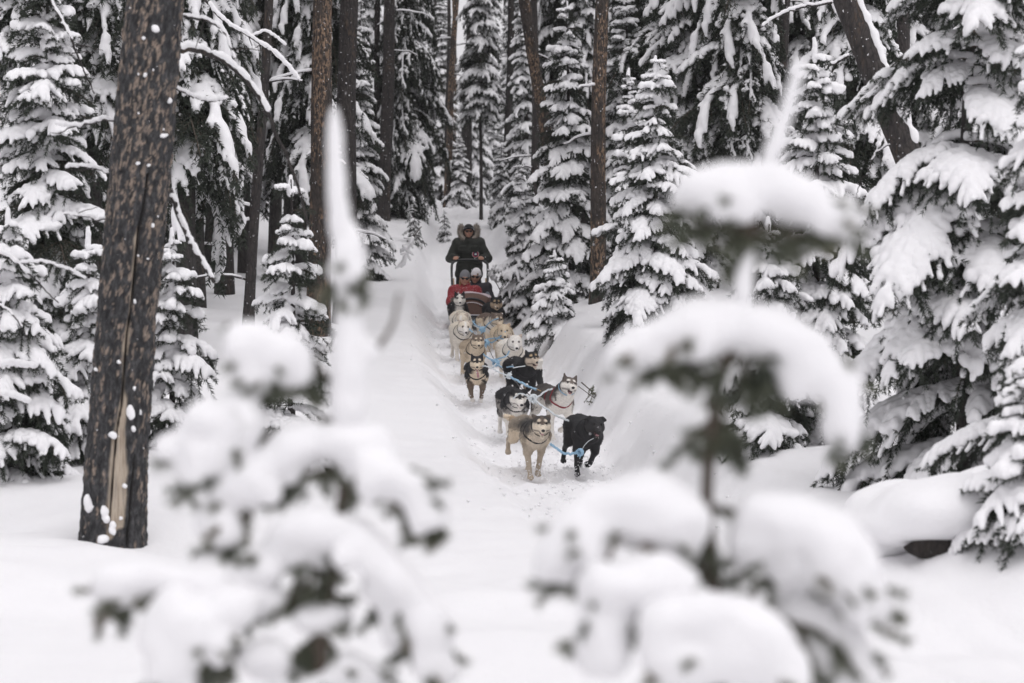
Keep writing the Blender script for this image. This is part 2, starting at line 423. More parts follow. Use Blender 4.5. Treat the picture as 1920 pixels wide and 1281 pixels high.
def bough_skeleton(rng, L, droop, fan=.42, dense=1.0):
    n = 9; s = np.linspace(0, 1, n)
    stem = np.stack([s * L * (1 - .12 * droop * s), .05 * L * np.sin(s * 3 + rng.rand() * 6) * s, -droop * L * s ** 1.9 + .06 * L * np.sin(s * math.pi)], -1)
    twigs = [(stem, .0)]
    k = max(4, int(round(L * 11 * dense))); ss = np.linspace(.16, .93, k)
    for q, sv in enumerate(ss):
        for side in (-1, 1):
            if rng.rand() < .10: continue
            sq = np.clip(sv + rng.uniform(-.03, .03), .08, .96)
            b = np.array([np.interp(sq, s, stem[:, c]) for c in range(3)]); dd = np.array([np.interp(sq, s, np.gradient(stem[:, c])) for c in range(3)])
            dd /= np.linalg.norm(dd)
            ln = L * fan * (1.15 * (1 - sq) ** .75 * min(1, sq / .22 + .3) + .10) * rng.uniform(.75, 1.15)
            an = side * math.radians(rng.uniform(38, 60)); h = np.array([dd[0] * math.cos(an) - dd[1] * math.sin(an), dd[0] * math.sin(an) + dd[1] * math.cos(an), dd[2] * .6])
            m = 6; u = np.linspace(0, 1, m)[:, None]
            P = b + h * ln * u + np.array([0, 0, -1.0]) * ln * (.38 + .35 * droop) * rng.uniform(.7, 1.3) * u ** 2
            twigs.append((P, sq))
            if ln > .22:
                for uu in np.arange(.35, .9, .24):
                    sb = b + h * ln * uu + np.array([0, 0, -1.0]) * ln * .4 * uu ** 2
                    for s2 in (-1, 1):
                        a2 = an + s2 * math.radians(42); h2 = np.array([math.cos(a2), math.sin(a2), -.15]); l2 = ln * .36 * (1.1 - uu)
                        v = np.linspace(0, 1, 4)[:, None]; twigs.append((sb + h2 * l2 * v + np.array([0, 0, -1.0]) * l2 * .5 * v ** 2, sq))
    return stem, twigs

def bough_geo(seed, L, droop, snow, vox, npm, nl, nw, fan=.42, bare=.10, dense=1.0, under=.55, lumps=1.0):
    """needles+wood arrays and the snow lying on top, for one bough growing along +X"""
    rng = np.random.RandomState(seed); stem, twigs = bough_skeleton(rng, L, droop, fan, dense)
    mb = MB(); v, q, t_ = tube(stem, np.linspace(.016, .005, len(stem)) * (L ** .5), 5); mb.add(v, q, t_, 1)
    prims = []; up = np.array([0, 0, 1.0])
    for ti, (P, sq) in enumerate(twigs):
        if ti: v, q, t_ = tube(P, np.linspace(.005, .0025, len(P)), 3, False); mb.add(v, q, None, 1)
        PN = P if ti else P[2:]
        v, t_ = needle_tris(PN, npm, nl, nw, rng); mb.add(v, None, t_, 0)
        ex = PN[-1:] + (PN[-1:] - PN[-2:-1]) * .25                   # a tuft at the tip
        v, t_ = needle_tris(np.concatenate([PN[-1:], ex]), npm * 2.2, nl, nw, rng, .7); mb.add(v, None, t_, 0)
        ln = np.linalg.norm(P[-1] - P[0])
        if ti and rng.rand() < under:                                # bare twigs hanging under the snow
            u = np.linspace(0, 1, len(P))[:, None]
            H = P + np.array([0, 0, -1.0]) * (.015 + (.05 + .25 * ln) * u * rng.uniform(.6, 1.3)) + rng.randn(1, 3) * .03 * u
            v, t_ = needle_tris(H, npm, nl * 1.1, nw, rng); mb.add(v, None, t_, 0)
        if ti and rng.rand() < bare: continue
        r0 = snow * rng.uniform(.8, 1.2) * (1.25 if ti == 0 else 1.0); r0 = min(r0, .02 + ln * .16)
        end = len(P) - 1 - (1 if rng.rand() < .3 else 0)
        for a in range(0, end):
            f0, f1 = a / (len(P) - 1), (a + 1) / (len(P) - 1)
            g = lambda f: r0 * (1.15 - .62 * f)
            ra, rb = g(f0) * rng.uniform(.88, 1.12), g(f1)
            prims.append(cap_(P[a] + up * ra * .8, P[a + 1] + up * rb * .8, ra, rb))
    for _ in range(int(5 * L * lumps)):
        P, sq = twigs[rng.randint(len(twigs))]; c = P[rng.randint(max(1, len(P) // 2))]
        r = snow * rng.uniform(1.1, 1.7); prims.append(ell_(c + up * r * .55, (r * 1.4, r * 1.1, r * .8)))
    SV, SQ = sdf_mesh(prims, vox, snow * .75, (snow * .2, .8 / snow, seed))
    return mb, SV, SQ

BOUGH = {}          # length class -> list of (bough mesh, snow mesh)
def make_boughs(key, L, droop, snow, vox, npm, nl, nw, n, **kw):
    out = []
    for q in range(n):
        mb, SV, SQ = bough_geo(hash(key) % 1 + int(L * 100) * 31 + q * 7 + len(key), L, droop * (1 + .25 * (q % 3 - 1)), snow, vox, npm, nl, nw, **kw)
        out.append((mb.mesh('bough', [M['needle'], M['twig']], False), mesh_np('bough_snow', SV, SQ, mats=[M['snow']])))
    BOUGH[key] = (L, out)
make_boughs('a', .22, .22, .024, .008, 420, .034, .0065, 4, fan=.55, dense=1.4, bare=.07, under=.4)
make_boughs('b', .42, .26, .0255, .009, 380, .036, .0068, 5, fan=.50, dense=1.3, bare=.07, under=.4)
make_boughs('c', .72, .34, .0265, .010, 340, .038, .007, 6, dense=1.25, bare=.08, under=.45, lumps=.9)
make_boughs('d', 1.15, .44, .0325, .0125, 300, .040, .0075, 6, fan=.38, dense=1.2, bare=.08, under=.5, lumps=1.2)
make_boughs('thin', .8, .5, .018, .011, 420, .036, .007, 3, bare=.35)
CLS = ['a', 'b', 'c', 'd']

def taper_trunk(h, r0, r1, seed, n=10, nz=16, lean=0.0, below=.6):
    rng = np.random.RandomState(seed); z = np.linspace(-below, h, nz); f = np.clip(z / h, 0, 1)
    P = np.stack([.012 * h * np.sin(z * 1.1 + seed) * f + lean * z, .012 * h * np.cos(z * .9 + seed * 2) * f, z], -1)
    v, q, t_ = tube(P, np.where(f <= 0, r0 * 1.12, r0 + (r1 - r0) * f ** .9), n)
    return v, q, t_

def spruce(label, px, Y, h, R, seed, name='snowy_spruce', z0=.10, gap=.24, nb=5, thin=False, group=None, X=None, power=.8, dz=0.0, lean=0.0):
    """a near tree: trunk, leader and every bough an object, each bough with its load of snow"""
    rng = np.random.RandomState(seed); x = (px - 960) / FPX * Y if X is None else X
    root = thing(name, label, 'tree', (x, Y, gz(x, Y) + dz), rng.rand() * 6.28, group); root.rotation_euler[1] = lean
    r0 = .012 + .0125 * h
    mb = MB(); mb.add(*taper_trunk(h, r0, .006, seed)); obj('trunk', mb.mesh('trunk', [M['bark_dark']]), root)
    z = z0 * h; az = rng.rand() * 6.28
    while z < h * .965:
        f = z / h; k = nb if f < .85 else 4
        for q in range(k):
            ln = R * ((1 - f) ** power) * rng.choice([.5, .8, 1.0], p=[.15, .35, .5]) * rng.uniform(.82, 1.14) + .05
            if f < .12 and z0 > .025: ln *= .85
            a = az + q * 6.283 / k + rng.uniform(-.35, .35)
            if thin: key = 'thin'
            else: key = min(CLS, key=lambda c: abs(math.log(BOUGH[c][0] / ln)))
            L0, lst = BOUGH[key]; me, sm = lst[rng.randint(len(lst))]; sc = ln / L0
            pitch = math.radians(-26 * max(0, f - .5) / .5 + 5 * (1 - f) + rng.uniform(-9, 9))
            b = obj('bough', me, root, (0.012 * h * math.sin(z * 1.1 + seed) * f, 0, z + rng.uniform(-.4, .4) * gap), (rng.uniform(-.22, .22), pitch, a), sc)
            if rng.rand() > .07: obj('snow_load', sm, b)
        az += 2.4; z += gap * (.55 + .6 * (1 - f)) * rng.uniform(.8, 1.2)
    rz = np.random.RandomState(seed + 5)
    pr = [cap_((0, 0, h * .95 + a * .05), (.008 * (a % 2), 0, h * .95 + a * .05 + .055), .020 - .0010 * a + .012 * rz.rand(), .018) for a in range(int(2 + h * .6))]
    SV, SQ = sdf_mesh(pr, .008, .02); obj('leader_snow', mesh_np('leader_snow', SV, SQ, mats=[M['snow']]), root)
    return root
# ------------------------------------------------------------------ forest
FAR = {}
def far_geo(key, seed, L, droop, snow, vox, n=2, **kw):
    FAR[key] = (L, [bough_geo(seed + q * 13, L, droop, snow, vox, 100, .06, .015, dense=.8, lumps=.5, under=.6, **kw) for q in range(n)])
far_geo('s', 900, .45, .32, .032, .021, bare=.12)
far_geo('m', 910, .8, .42, .035, .025, bare=.16)
far_geo('l', 920, 1.25, .5, .040, .031, bare=.2)
far_geo('hang', 930, .9, .95, .033, .024, bare=.45)
far_geo('dark', 940, 1.1, .85, .020, .024, bare=.55)

def far_tree(h, R, seed, z0, gap, nb, hang=0.0, dark=0.0, power=.7, clear=0.0, tr=1.0):
    """a whole tree baked as trunk, crown and snow load, for the trees standing farther off"""
    rng = np.random.RandomState(seed); C = MB(); S = MB(); z = z0 * h; az = 0
    while z < h * .97:
        f = (z - clear) / (h - clear)
        for q in range(nb):
            ln = R * (1 - max(0, f)) ** power * rng.uniform(.6, 1.2) + .08
            if rng.rand() < .12: continue
            u = rng.rand()
            key = 'dark' if u < dark else 'hang' if u < dark + hang else ('s' if ln < .6 else 'm' if ln < 1.0 else 'l')
            L0, lst = FAR[key]; mb, SV, SQ = lst[rng.randint(len(lst))]; sc = ln / L0
            pitch = math.radians(-25 * max(0, f - .6) / .4 + 12 * (1 - f) + rng.uniform(-12, 12))
            A = rotm(rng.uniform(-.25, .25), pitch, az + q * 6.283 / nb + rng.uniform(-.4, .4)).T * sc; o = np.array([0, 0, z + rng.uniform(-.08, .08)])
            V, Q, T, mi = mb.arrays(); C.V.append(V @ A + o); C.Q.append(Q + C.n); C.T.append(T + C.n)
            C.qm.append(mi[:len(Q)]); C.tm.append(mi[len(Q):]); C.n += len(V)
            if rng.rand() > .06: S.add(SV @ A + o, SQ)
        az += 2.4; z += gap * (.5 + .6 * (1 - f)) * rng.uniform(.8, 1.2)
    return (C.mesh('crown', [M['needle'], M['twig']], False), S.mesh('snow_load', [M['snow']]),
            (lambda mb: mb.mesh('trunk', [M['bark_far']]))(MB().add(*taper_trunk(h, (.02 + .011 * h) * tr, .012, seed, 10, 20, 0, .8))))
PROTO = {
    'tall':    far_tree(9.0, 1.25, 1, .05, .34, 6, hang=.15),
    'tall2':   far_tree(10.0, 1.05, 2, .12, .34, 6, hang=.5),
    'slim':    far_tree(8.0, .75, 3, .06, .30, 5),
    'young':   far_tree(3.2, .80, 4, .06, .22, 6),
    'dark':    far_tree(11.0, 1.5, 5, .06, .36, 6, dark=.75),
    'pine':    far_tree(11.0, 1.15, 6, .22, .33, 6, hang=.55, dark=.25, power=.35),
    'frosty':  far_tree(8.0, .75, 8, .05, .33, 6, power=.5),
    'crowned': far_tree(10.0, .85, 7, .28, .30, 6, hang=.1, power=.5, tr=.4),
}
def far(kind, label, px, Y, sc=1.0, group=None, dz=0.0, seed=None, lean=0.0, wide=1.0):
    rng = np.random.RandomState(int(px * 7 + Y * 31) % 99991); x = (px - 960) / FPX * Y
    root = thing('snowy_pine' if kind in ('pine', 'tall2') else 'snowy_spruce', label, 'tree', (x, Y, gz(x, Y) + dz), rng.rand() * 6.28, group)
    root.scale = (sc * wide * rng.uniform(.9, 1.1),) * 2 + (sc,); root.rotation_euler[1] = lean
    c, s, t_ = PROTO[kind]; obj('trunk', t_, root); obj('crown', c, root); obj('snow_load', s, root)
    return root

def stem_tree(label, p_top, p_bot, Y, w, mat, name='pine_trunk', branches=6, seed=0, H=13.0, w_top=None, Y2=None, group=None):
    """a bare standing trunk given by two photo points on its axis; tapers on up out of view"""
    rng = np.random.RandomState(seed); a = at(*p_bot, Y); b = at(*p_top, Y2 or Y); d = (b - a) / max(b[2] - a[2], .1)
    r0 = w / FPX * Y / 2; g0 = gz(a[0], a[1]); base = a + d * (g0 - a[2])
    root = thing(name, label, 'tree', base, 0, group); z = np.linspace(-.7, H, 44); f = np.clip(z / H, 0, 1)
    rad = r0 * (1 + .22 * np.exp(-np.clip(z, 0, 9) / .35)) * (1 - .55 * f)
    P = d * z[:, None] + np.stack([.03 * np.sin(z * .8 + seed), .03 * np.sin(z * .6 + seed * 3), z * 0], -1) * np.clip(z, 0, 3)[:, None] * .4
    v, q, t_ = tube(P, rad, 18)
    nrm = v - np.array([np.interp(v[:, 2], P[:, 2], P[:, k]) for k in range(3)]).T; ph = np.arctan2(nrm[:, 1], nrm[:, 0])
    v = v + nrm * (.06 * vnoise(np.stack([np.cos(ph) * 3, np.sin(ph) * 3, v[:, 2] * 2.2], -1), seed) )[:, None]
    obj('trunk', mesh_np('trunk', v, q, t_, [mat]), root)
    for k in range(branches):
        zz = rng.uniform(.6, 5.2); o = np.array([np.interp(zz, z, P[:, c]) for c in range(3)]); an = rng.choice([0, math.pi]) + rng.uniform(-1.1, 1.1)
        L = rng.uniform(.35, 1.0); hd = np.array([math.cos(an), math.sin(an), 0]); u = np.linspace(0, 1, 7)[:, None]
        B = o + hd * u * L + np.array([0, 0, 1.0]) * (rng.uniform(-.15, .3) * L * u - .25 * L * u ** 2) + rng.randn(7, 3) * .012 * u
        mb = MB(); mb.add(*tube(B, np.linspace(.016, .005, 7), 5))
        br = obj('dead_branch', mb.mesh('dead_branch', [M['bark_dark']]), root)
        mb = MB(); mb.add(*tube(B[1:] + [0, 0, .02], np.linspace(.022, .014, 6) * rng.uniform(.8, 1.3), 6)); obj('snow_load', mb.mesh('branch_snow', [M['snow']]), br)
    return root

# ---- trunks that stand out
stem_tree('brown flaky pine trunk, left one of the tall pair above the small foreground sapling', (610, 0), (596, 560), 34, 45, M['bark_brown'], seed=1, branches=3)
stem_tree('straight dark pine trunk, right one of the tall pair, close behind the sapling tip', (657, 0), (648, 540), 36, 42, M['bark_dark'], seed=2, branches=4)
stem_tree('straight brown pine trunk alone right of the trail among snowy spruces', (1128, 0), (1122, 520), 35.5, 31, M['bark_brown'], seed=3, branches=2)
stem_tree('dark scaly trunk with snow specks in the shade just right of the big leaning trunk', (428, 40), (421, 540), 37, 34, M['bark_dark'], seed=4, branches=6)
stem_tree('thin slanted dark trunk between big trunk and left sapling', (490, 190), (467, 585), 33, 20, M['bark_dark'], seed=5, branches=4)
stem_tree('thicker of two dark trunks close together beside drooping dark fir', (732, 0), (717, 395), 57, 27, M['bark_dark'], seed=6, branches=5)
stem_tree('thinner of two dark trunks close together beside drooping dark fir', (711, 0), (702, 390), 58, 13, M['bark_dark'], seed=7, branches=2)
stem_tree('pale tan slim trunk far up the trail', (856, 0), (840, 330), 66, 13, M['bark_brown'], seed=8, branches=2)
stem_tree('dark grey stout trunk far back directly above the musher', (884, 0), (873, 380), 70, 22, M['bark_far'], seed=9, branches=4)
stem_tree('thin dark trunk in the far gap right beside pale tan trunk', (840, 20), (838, 320), 72, 9, M['bark_far'], seed=10, branches=1)
stem_tree('grey trunk standing behind spruces just right of the far trail end', (955, 90), (950, 380), 62, 15, M['bark_far'], seed=11, branches=3)
stem_tree('upright dark trunk crossed by a leaning brown trunk', (1002, 30), (1002, 330), 52, 17, M['bark_dark'], seed=12, branches=3)
stem_tree('brown trunk leaning right across an upright one behind spruces', (986, 0), (1033, 330), 48, 27, M['bark_brown'], seed=13, branches=1)
stem_tree('short dark bare trunk showing in the shade behind the right sapling tip', (1384, 60), (1383, 340), 44, 14, M['bark_dark'], seed=14, branches=3)
stem_tree('dark trunk left of the leaning trunk at upper right', (1474, 0), (1470, 330), 40, 20, M['bark_dark'], seed=15, branches=3)
stem_tree('dark trunk directly right of the leaning trunk at upper right', (1692, 0), (1694, 330), 36, 30, M['bark_dark'], seed=16, branches=2)
stem_tree('shaded dark trunk deep behind the left spruces, near the picture edge', (178, 0), (172, 380), 36, 26, M['bark_dark'], seed=17, branches=3)
stem_tree('dark trunk half hidden in shade behind the thin slanted trunk', (520, 240), (515, 470), 44, 24, M['bark_far'], seed=18, branches=3)
stem_tree('shaded trunk close left of the dark scaly trunk', (398, 280), (393, 520), 41, 22, M['bark_far'], seed=19, branches=3)
stem_tree('stout dark trunk behind right spruces, seen high between crowns', (1060, 0), (1060, 300), 58, 22, M['bark_far'], seed=20, branches=3)
stem_tree('shaded trunk high in the dense stand right of centre', (1292, 0), (1290, 300), 52, 17, M['bark_far'], seed=21, branches=3)

# ---- near spruces, bough by bough
spruce('large snow-laden spruce with bare stem showing between broad boughs, right side', 1812, 18.6, 5.6, 1.5, 101, gap=.40, nb=6, z0=.02, power=.62)
spruce('snowy spruce reaching in from the right picture edge above the buried log', 1985, 15.6, 3.6, .85, 102, gap=.30, z0=.04)
spruce('bushy spruce with thick snow clumps between leaning trunk and large right spruce', 1528, 22.5, 3.7, .95, 103, gap=.24, nb=6, z0=.05)
spruce('short snowy spruce behind the stem of the right foreground sapling', 1440, 21.5, 2.0, .74, 104, gap=.20, nb=6, z0=.06)
spruce('full snowy spruce with broad low boughs, right beside the straight brown trunk', 1228, 30, 3.5, 1.0, 105, gap=.23, nb=6, z0=.03)
spruce('slim snowy spruce spire merging with the full spruce left of its top', 1178, 33, 3.5, .65, 106, gap=.24, nb=5, z0=.2)
spruce('tall pointed snowy spruce between leaning brown trunk and straight brown trunk', 1063, 37.5, 4.7, .98, 107, gap=.26, nb=6, z0=.03)
spruce('smaller snowy spruce right beside the trail above the sled', 980, 42, 2.7, .62, 108, gap=.17, nb=6, z0=.03)
spruce('little snow-buried spruce at the foot of the tall pointed spruce', 1040, 34.8, 1.15, .50, 109, gap=.14, nb=6, z0=.04)
spruce('snowy spruce behind the straight brown trunk, its tip lost among crowns', 1168, 40, 5.2, .85, 110, gap=.27, nb=6, z0=.1)
spruce('tall snow-heaped spruce left of the big leaning trunk', 92, 22, 4.6, 1.05, 111, gap=.25, nb=6, z0=.03)
spruce('low spruce buried in snow at lower left picture edge', 15, 19.5, 2.1, .85, 112, gap=.22, nb=6, z0=.03)
spruce('low bushy spruce tight against left side of big leaning trunk', 165, 20.5, 1.9, .62, 118, gap=.20, nb=6, z0=.04)
spruce('young spruce with drooping snowy tips emerging right of big leaning trunk', 322, 22, 1.95, .62, 113, gap=.21, nb=6, z0=.05)
spruce('young open spruce with chunky snow clumps behind the left foreground sapling', 545, 21.5, 2.55, .66, 114, gap=.27, nb=5, z0=.05)
spruce('snowy spruce hugging the right side of the straight dark trunk', 672, 46, 5.4, .85, 115, gap=.28, nb=6, z0=.05)
spruce('low dark spruce boughs at the right end of the buried log', 1932, 13.75, .95, .46, 119, gap=.13, nb=6, z0=.06, name='small_spruce')
spruce('tiny snow-dusted spruce on the bank left of the musher', 776, 53, .95, .30, 116, gap=.13, nb=5, z0=.05, thin=True)
spruce('tiny snow-dusted spruce standing alone at the edge of the far trail', 833, 57, .70, .26, 117, gap=.13, nb=5, z0=.05, thin=True)

# ---- trees farther back
GL = 'snowy trees of the dense stand left of the trail'; GR = 'snowy trees of the dense stand right of the trail'; GF = 'far snowy trees closing the end of the trail'
far('dark', 'tall dark fir with drooping thinly dusted boughs left of far trail', 762, 58, 1.15, wide=.74)
far('crowned', 'slender spruce on a bare lower stem above the musher', 902, 62, 1.0, wide=.9)
far('young', 'small snowy spruce at the far trail end under the slender spruce', 940, 60, .6)
far('young', 'small snowy spruce at the far trail end left of the stout trunk', 862, 66, .6)
far('slim', 'slim snowy spruce right of the far trail end', 985, 54, .8)
far('pine', 'tall snow-hung pine rising right behind the big leaning trunk', 352, 29, 1.0)
far('tall2', 'tall pine hung with heavy snow clumps at upper left corner', 25, 29, 1.0)
far('pine', 'dark pine with snow clumps right behind the brown and dark trunk pair', 560, 41, 1.0)
far('tall', 'tall snowy spruce behind the full spruce beside the brown trunk', 1300, 37, 1.0)
far('pine', 'dark pine with snow clumps behind the right sapling tip', 1400, 36, .95)
far('tall2', 'pine hung with snow clumps behind the leaning trunk', 1600, 33, 1.0)
far('tall', 'tall snowy spruce at upper right corner', 1900, 28, 1.0)
rng = np.random.RandomState(77); kinds = ['tall', 'tall2', 'pine', 'slim', 'tall', 'pine', 'dark']
def band(x0, x1, n, Ys, label, group, ks=kinds):
    for k in range(n):
        px = x0 + (x1 - x0) * (k + .5 + rng.uniform(-.35, .35)) / n; far(ks[rng.randint(len(ks))], label, px, rng.uniform(*Ys), rng.uniform(.85, 1.2), group)
band(-60, 400, 5, (30, 37), 'snow-hung forest tree behind the left spruces and big trunk', GL, ['tall2', 'pine', 'pine'])
band(-60, 640, 11, (39, 47), 'snow-hung forest tree in the second rank left of the trail', GL, ['tall2', 'pine', 'pine'])
band(-60, 680, 14, (50, 62), 'snow-hung forest tree in the back rank left of the trail', GL, ['dark', 'pine', 'tall2'])
band(1180, 1960, 10, (39, 48), 'snow-hung forest tree in the second rank right of the trail', GR, ['tall2', 'pine', 'dark', 'tall'])
band(1000, 1960, 15, (51, 63), 'snow-hung forest tree in the back rank right of the trail', GR, ['dark', 'pine', 'tall2'])
band(610, 775, 3, (60, 74), 'far snowy tree left of the gap at the trail end', GF, ['slim', 'tall', 'crowned'])
band(975, 1110, 3, (64, 76), 'far snowy tree right of the gap at the trail end', GF, ['slim', 'tall', 'crowned'])
band(700, 1080, 7, (84, 110), 'far pale snowy tree in the last rank beyond the trail end', GF, ['slim', 'frosty', 'frosty'])
band(805, 985, 9, (76, 92), 'far frosted spruce filling the pale gap beyond the trail end', GF, ['frosty', 'young', 'slim'])
band(-60, 680, 12, (66, 84), 'dark snowy tree deep in the forest left of the trail', GL, ['dark', 'pine'])
band(1060, 1980, 14, (66, 84), 'dark snowy tree deep in the forest right of the trail', GR, ['dark', 'pine'])
for k in range(6):
    px = [815, 850, 897, 918, 945, 800][k]; stem_tree('thin far trunk in the bright gap beyond the trail end', (px, 0), (px + 4, 380), 80 + 5 * k, 6 + k % 3 * 2, M['bark_brown' if k % 2 else 'bark_far'], seed=40 + k, branches=2, group='thin far trunks in the bright gap')
# ------------------------------------------------------------------ sled dogs
t = NT('dog_coat'); at_ = t.n('Attribute', attribute_name='coat'); v = t.noise(t.coord(scale=(1, 1, 1.6)), 70, 4, .65)
t.base(t.mix(1.0, at_.outputs['Color'], t.ramp(v, [(.25, (.74, .74, .74)), (.75, (1.16, 1.16, 1.16))]), 'MULTIPLY')); t.set(Roughness=.7); t.bump(v, .8, .014); M['coat'] = t.m
M['eye'] = simple('dog_eye', (.012, .009, .007), .12, 0); M['nose'] = simple('dog_nose', (.012, .011, .012), .35, .2, 80)
M['tongue'] = simple('tongue_pink', (.40, .21, .22), .4, .15, 30); M['mouth'] = simple('mouth_inside', (.05, .018, .02), .5, .2)
M['teeth'] = simple('teeth', (.75, .72, .64), .3, .05)
M['strap_black'] = simple('black_webbing', (.015, .015, .017), .7, .3, 90); M['strap_red'] = simple('red_webbing', (.22, .02, .03), .7, .2, 90)
M['rope_blue'] = simple('blue_rope', (.29, .46, .61), .75, .45, 160, bump=.004); M['rope_pale'] = simple('pale_worn_rope', (.62, .66, .68), .8, .3, 160, bump=.004)
M['cable'] = simple('dark_cable', (.06, .06, .065), .5); M['brass'] = simple('brass_snap', (.45, .30, .15), .35, .2, 40, .8)
BLK, CHR, TAN, CRM, WHT, GRY, BRN = (.010, .010, .012), (.045, .040, .038), (.40, .30, .20), (.74, .62, .47), (.85, .81, .75), (.17, .145, .12), (.15, .095, .06)

def set_coat(me, col):
    at = me.color_attributes.new('coat', 'FLOAT_COLOR', 'POINT'); c = np.ones((len(me.vertices), 4), np.float32); c[:, :3] = col; at.data.foreach_set('color', c.ravel())

def dog(label, px, Y, coat, yaw=12, sc=1.0, hyaw=0, hpitch=0, hroll=0, head=(.47, .0, .60), mouth=22, tongue=True, lick=False, ears='prick', tail=None,
        legs=((18, -10), (-12, 18), (20, -30), (-25, -55)), lift=0.0, harness='strap_black', seed=0, pitch=6, roll=0, dx=0.0):
    x = (px - 960) / FPX * Y + dx
    c = dict(back=BLK, side=None, belly=None, chest=None, legs=None, paws=None, cap=None, face=None, brow=None, bridge=None, ear=None, tail=None, tip=None, zb=.47, saddle=None, cw=.115, mantle=-9); c.update(coat)
    for k, s in (('side', 'back'), ('belly', 'side'), ('chest', 'belly'), ('legs', 'side'), ('paws', 'legs'), ('cap', 'back'), ('face', 'chest'), ('brow', 'cap'), ('bridge', 'face'), ('ear', 'cap'), ('tail', 'back'), ('tip', 'tail')):
        if c[k] is None: c[k] = c[s]
    H = np.array(head, float); R = rotm(math.radians(hroll), math.radians(hpitch), math.radians(hyaw))
    HS = 1.17; hl = lambda p: H + R @ (np.array(p, float) * HS)
    P = [cap_((.19, 0, .43), (-.20, 0, .455), .112, .088, tag='body'), ell_((.17, 0, .425), (.17, .110, .152), tag='body'), ell_((-.24, 0, .45), (.14, .105, .125), tag='body'),
         cap_((.22, 0, .47), H + R @ np.array([-.05, 0, -.03]), .118, .088, tag='neck'), ell_(H * .45 + np.array([.22, 0, .47]) * .55 + [0, 0, -.03], (.11, .108, .12), tag='neck')]
    P += [ell_(hl((0, 0, 0)), (.078, .074, .066), R, .03, 'head'), ell_(hl((.012, .040, -.030)), (.055, .040, .044), R, .03, 'head'), ell_(hl((.012, -.040, -.030)), (.055, .040, .044), R, .03, 'head'),
          cap_(hl((.05, 0, -.018)), hl((.138, 0, -.036)), .040, .026, k=.03, tag='muzzle')]
    m = math.radians(mouth); P.append(cap_(hl((.035, 0, -.062)), hl((.035 + .088 * math.cos(m), 0, -.062 - .088 * math.sin(m))), .028, .016, k=.012, tag='jaw'))
    for s in (-1, 1):
        if ears == 'prick': a, b = (-.012, .046 * s, .042), (-.026, .064 * s, .098)
        elif ears == 'back': a, b = (-.02, .052 * s, .040), (-.075, .082 * s, .070)
        else: a, b = (-.005, .058 * s, .045), (.006, .104 * s, .035)
        P.append(cap_(hl(a), hl(b), .031, .006, flat=(R @ np.array([1.0, 0, 0]), 2.0), k=.015, tag='ear'))
    for p in P:
        if p['tag'] in ('head', 'muzzle', 'jaw', 'ear'):
            for r_ in ('r',) if p['t'] == 'e' else ('ra', 'rb'): p[r_] = p[r_] * HS
    sn = lambda d: np.array([math.sin(math.radians(d)), 0, -math.cos(math.radians(d))])
    feet = []
    for q, s in ((0, 1), (1, -1)):
        a1, a2 = legs[q]; S = np.array([.20, .085 * s, .41]); E = S + .16 * sn(a1 * .8 - 8); W = E + .165 * sn(a2 + a1 * .5) + [0, -.018 * s, 0]; F = W + .085 * sn(a2 * 1.6 + a1 * .3) + [0, -.014 * s, 0]; Tt = F + np.array([.055, .004 * s, -.004])
        P += [cap_(S + [0, -.02 * s, .03], S, .085, .075, tag='body'), cap_(S, E, .068, .040, tag='shoulder'), cap_(E, W, .037, .024, k=.02, tag='leg'), cap_(W, F, .024, .025, k=.02, tag='paw'), ell_((F + Tt) / 2 + [0, 0, -.004], (.045, .034, .026), None, .02, 'paw')]; feet.append(Tt[2] - .026)
    for q, s in ((2, 1), (3, -1)):
        b1, b2 = legs[q]; S = np.array([-.24, .078 * s, .45]); K = S + .19 * sn(b1); Hk = K + .19 * sn(b2); F = Hk + .14 * sn(b2 * .25 + 8); Tt = F + np.array([.06, 0, -.004])
        P += [cap_(S, K, .092, .056, tag='body'), cap_(K, Hk, .048, .024, k=.025, tag='leg'), cap_(Hk, F, .023, .024, k=.02, tag='paw'), ell_((F + Tt) / 2, (.045, .032, .025), None, .02, 'paw')]; feet.append(Tt[2] - .026)
    tp = np.array(tail if tail is not None else [(-.34, 0, .48), (-.46, 0, .44), (-.55, .02, .36), (-.62, .03, .30)], float)
    for a in range(len(tp) - 1): P.append(cap_(tp[a], tp[a + 1], .036 - .004 * a, .036 - .004 * (a + 1), k=.03, tag='tail%d' % a))
    V, Q = sdf_mesh(P, .0115, .045, (.006, 38, seed))
    # markings
    D = np.stack([prim_d(p, V) for p in P], -1); ti = D.argmin(1); tags = np.array([p['tag'] for p in P])[ti]
    me = mesh_np('dog_body', V, Q, mats=[M['coat']]); N = np.zeros(len(V) * 3, np.float32); me.vertex_normals.foreach_get('vector', N); N = N.reshape(-1, 3)
    nz = .5 * fbm(V * 16, seed, 3) + .3 * vnoise(V * 60, seed + 9)
    def paint(col, w, cc): col[:] = col * (1 - w[:, None]) + np.array(cc) * w[:, None]
    col = np.tile(np.array(c['side'], float), (len(V), 1)); is_ = lambda *t_: np.isin(tags, t_).astype(float)
    bodyish = is_('body', 'neck', 'shoulder')
    paint(col, bodyish * sstep(-.05, .05, V[:, 2] - c['zb'] + nz * .10 + 0.0) * sstep(c['mantle'] - .1, c['mantle'] + .1, V[:, 0] + nz * .1), c['back'])
    if c['saddle'] is not None: paint(col, bodyish * sstep(.35, .5, N[:, 2] + nz * .3) * sstep(.0, .1, .30 - np.abs(V[:, 0] - .0)), c['saddle'])
    paint(col, bodyish * sstep(-.15, -.4, N[:, 2] + nz * .4) * (V[:, 2] < .45), c['belly'])
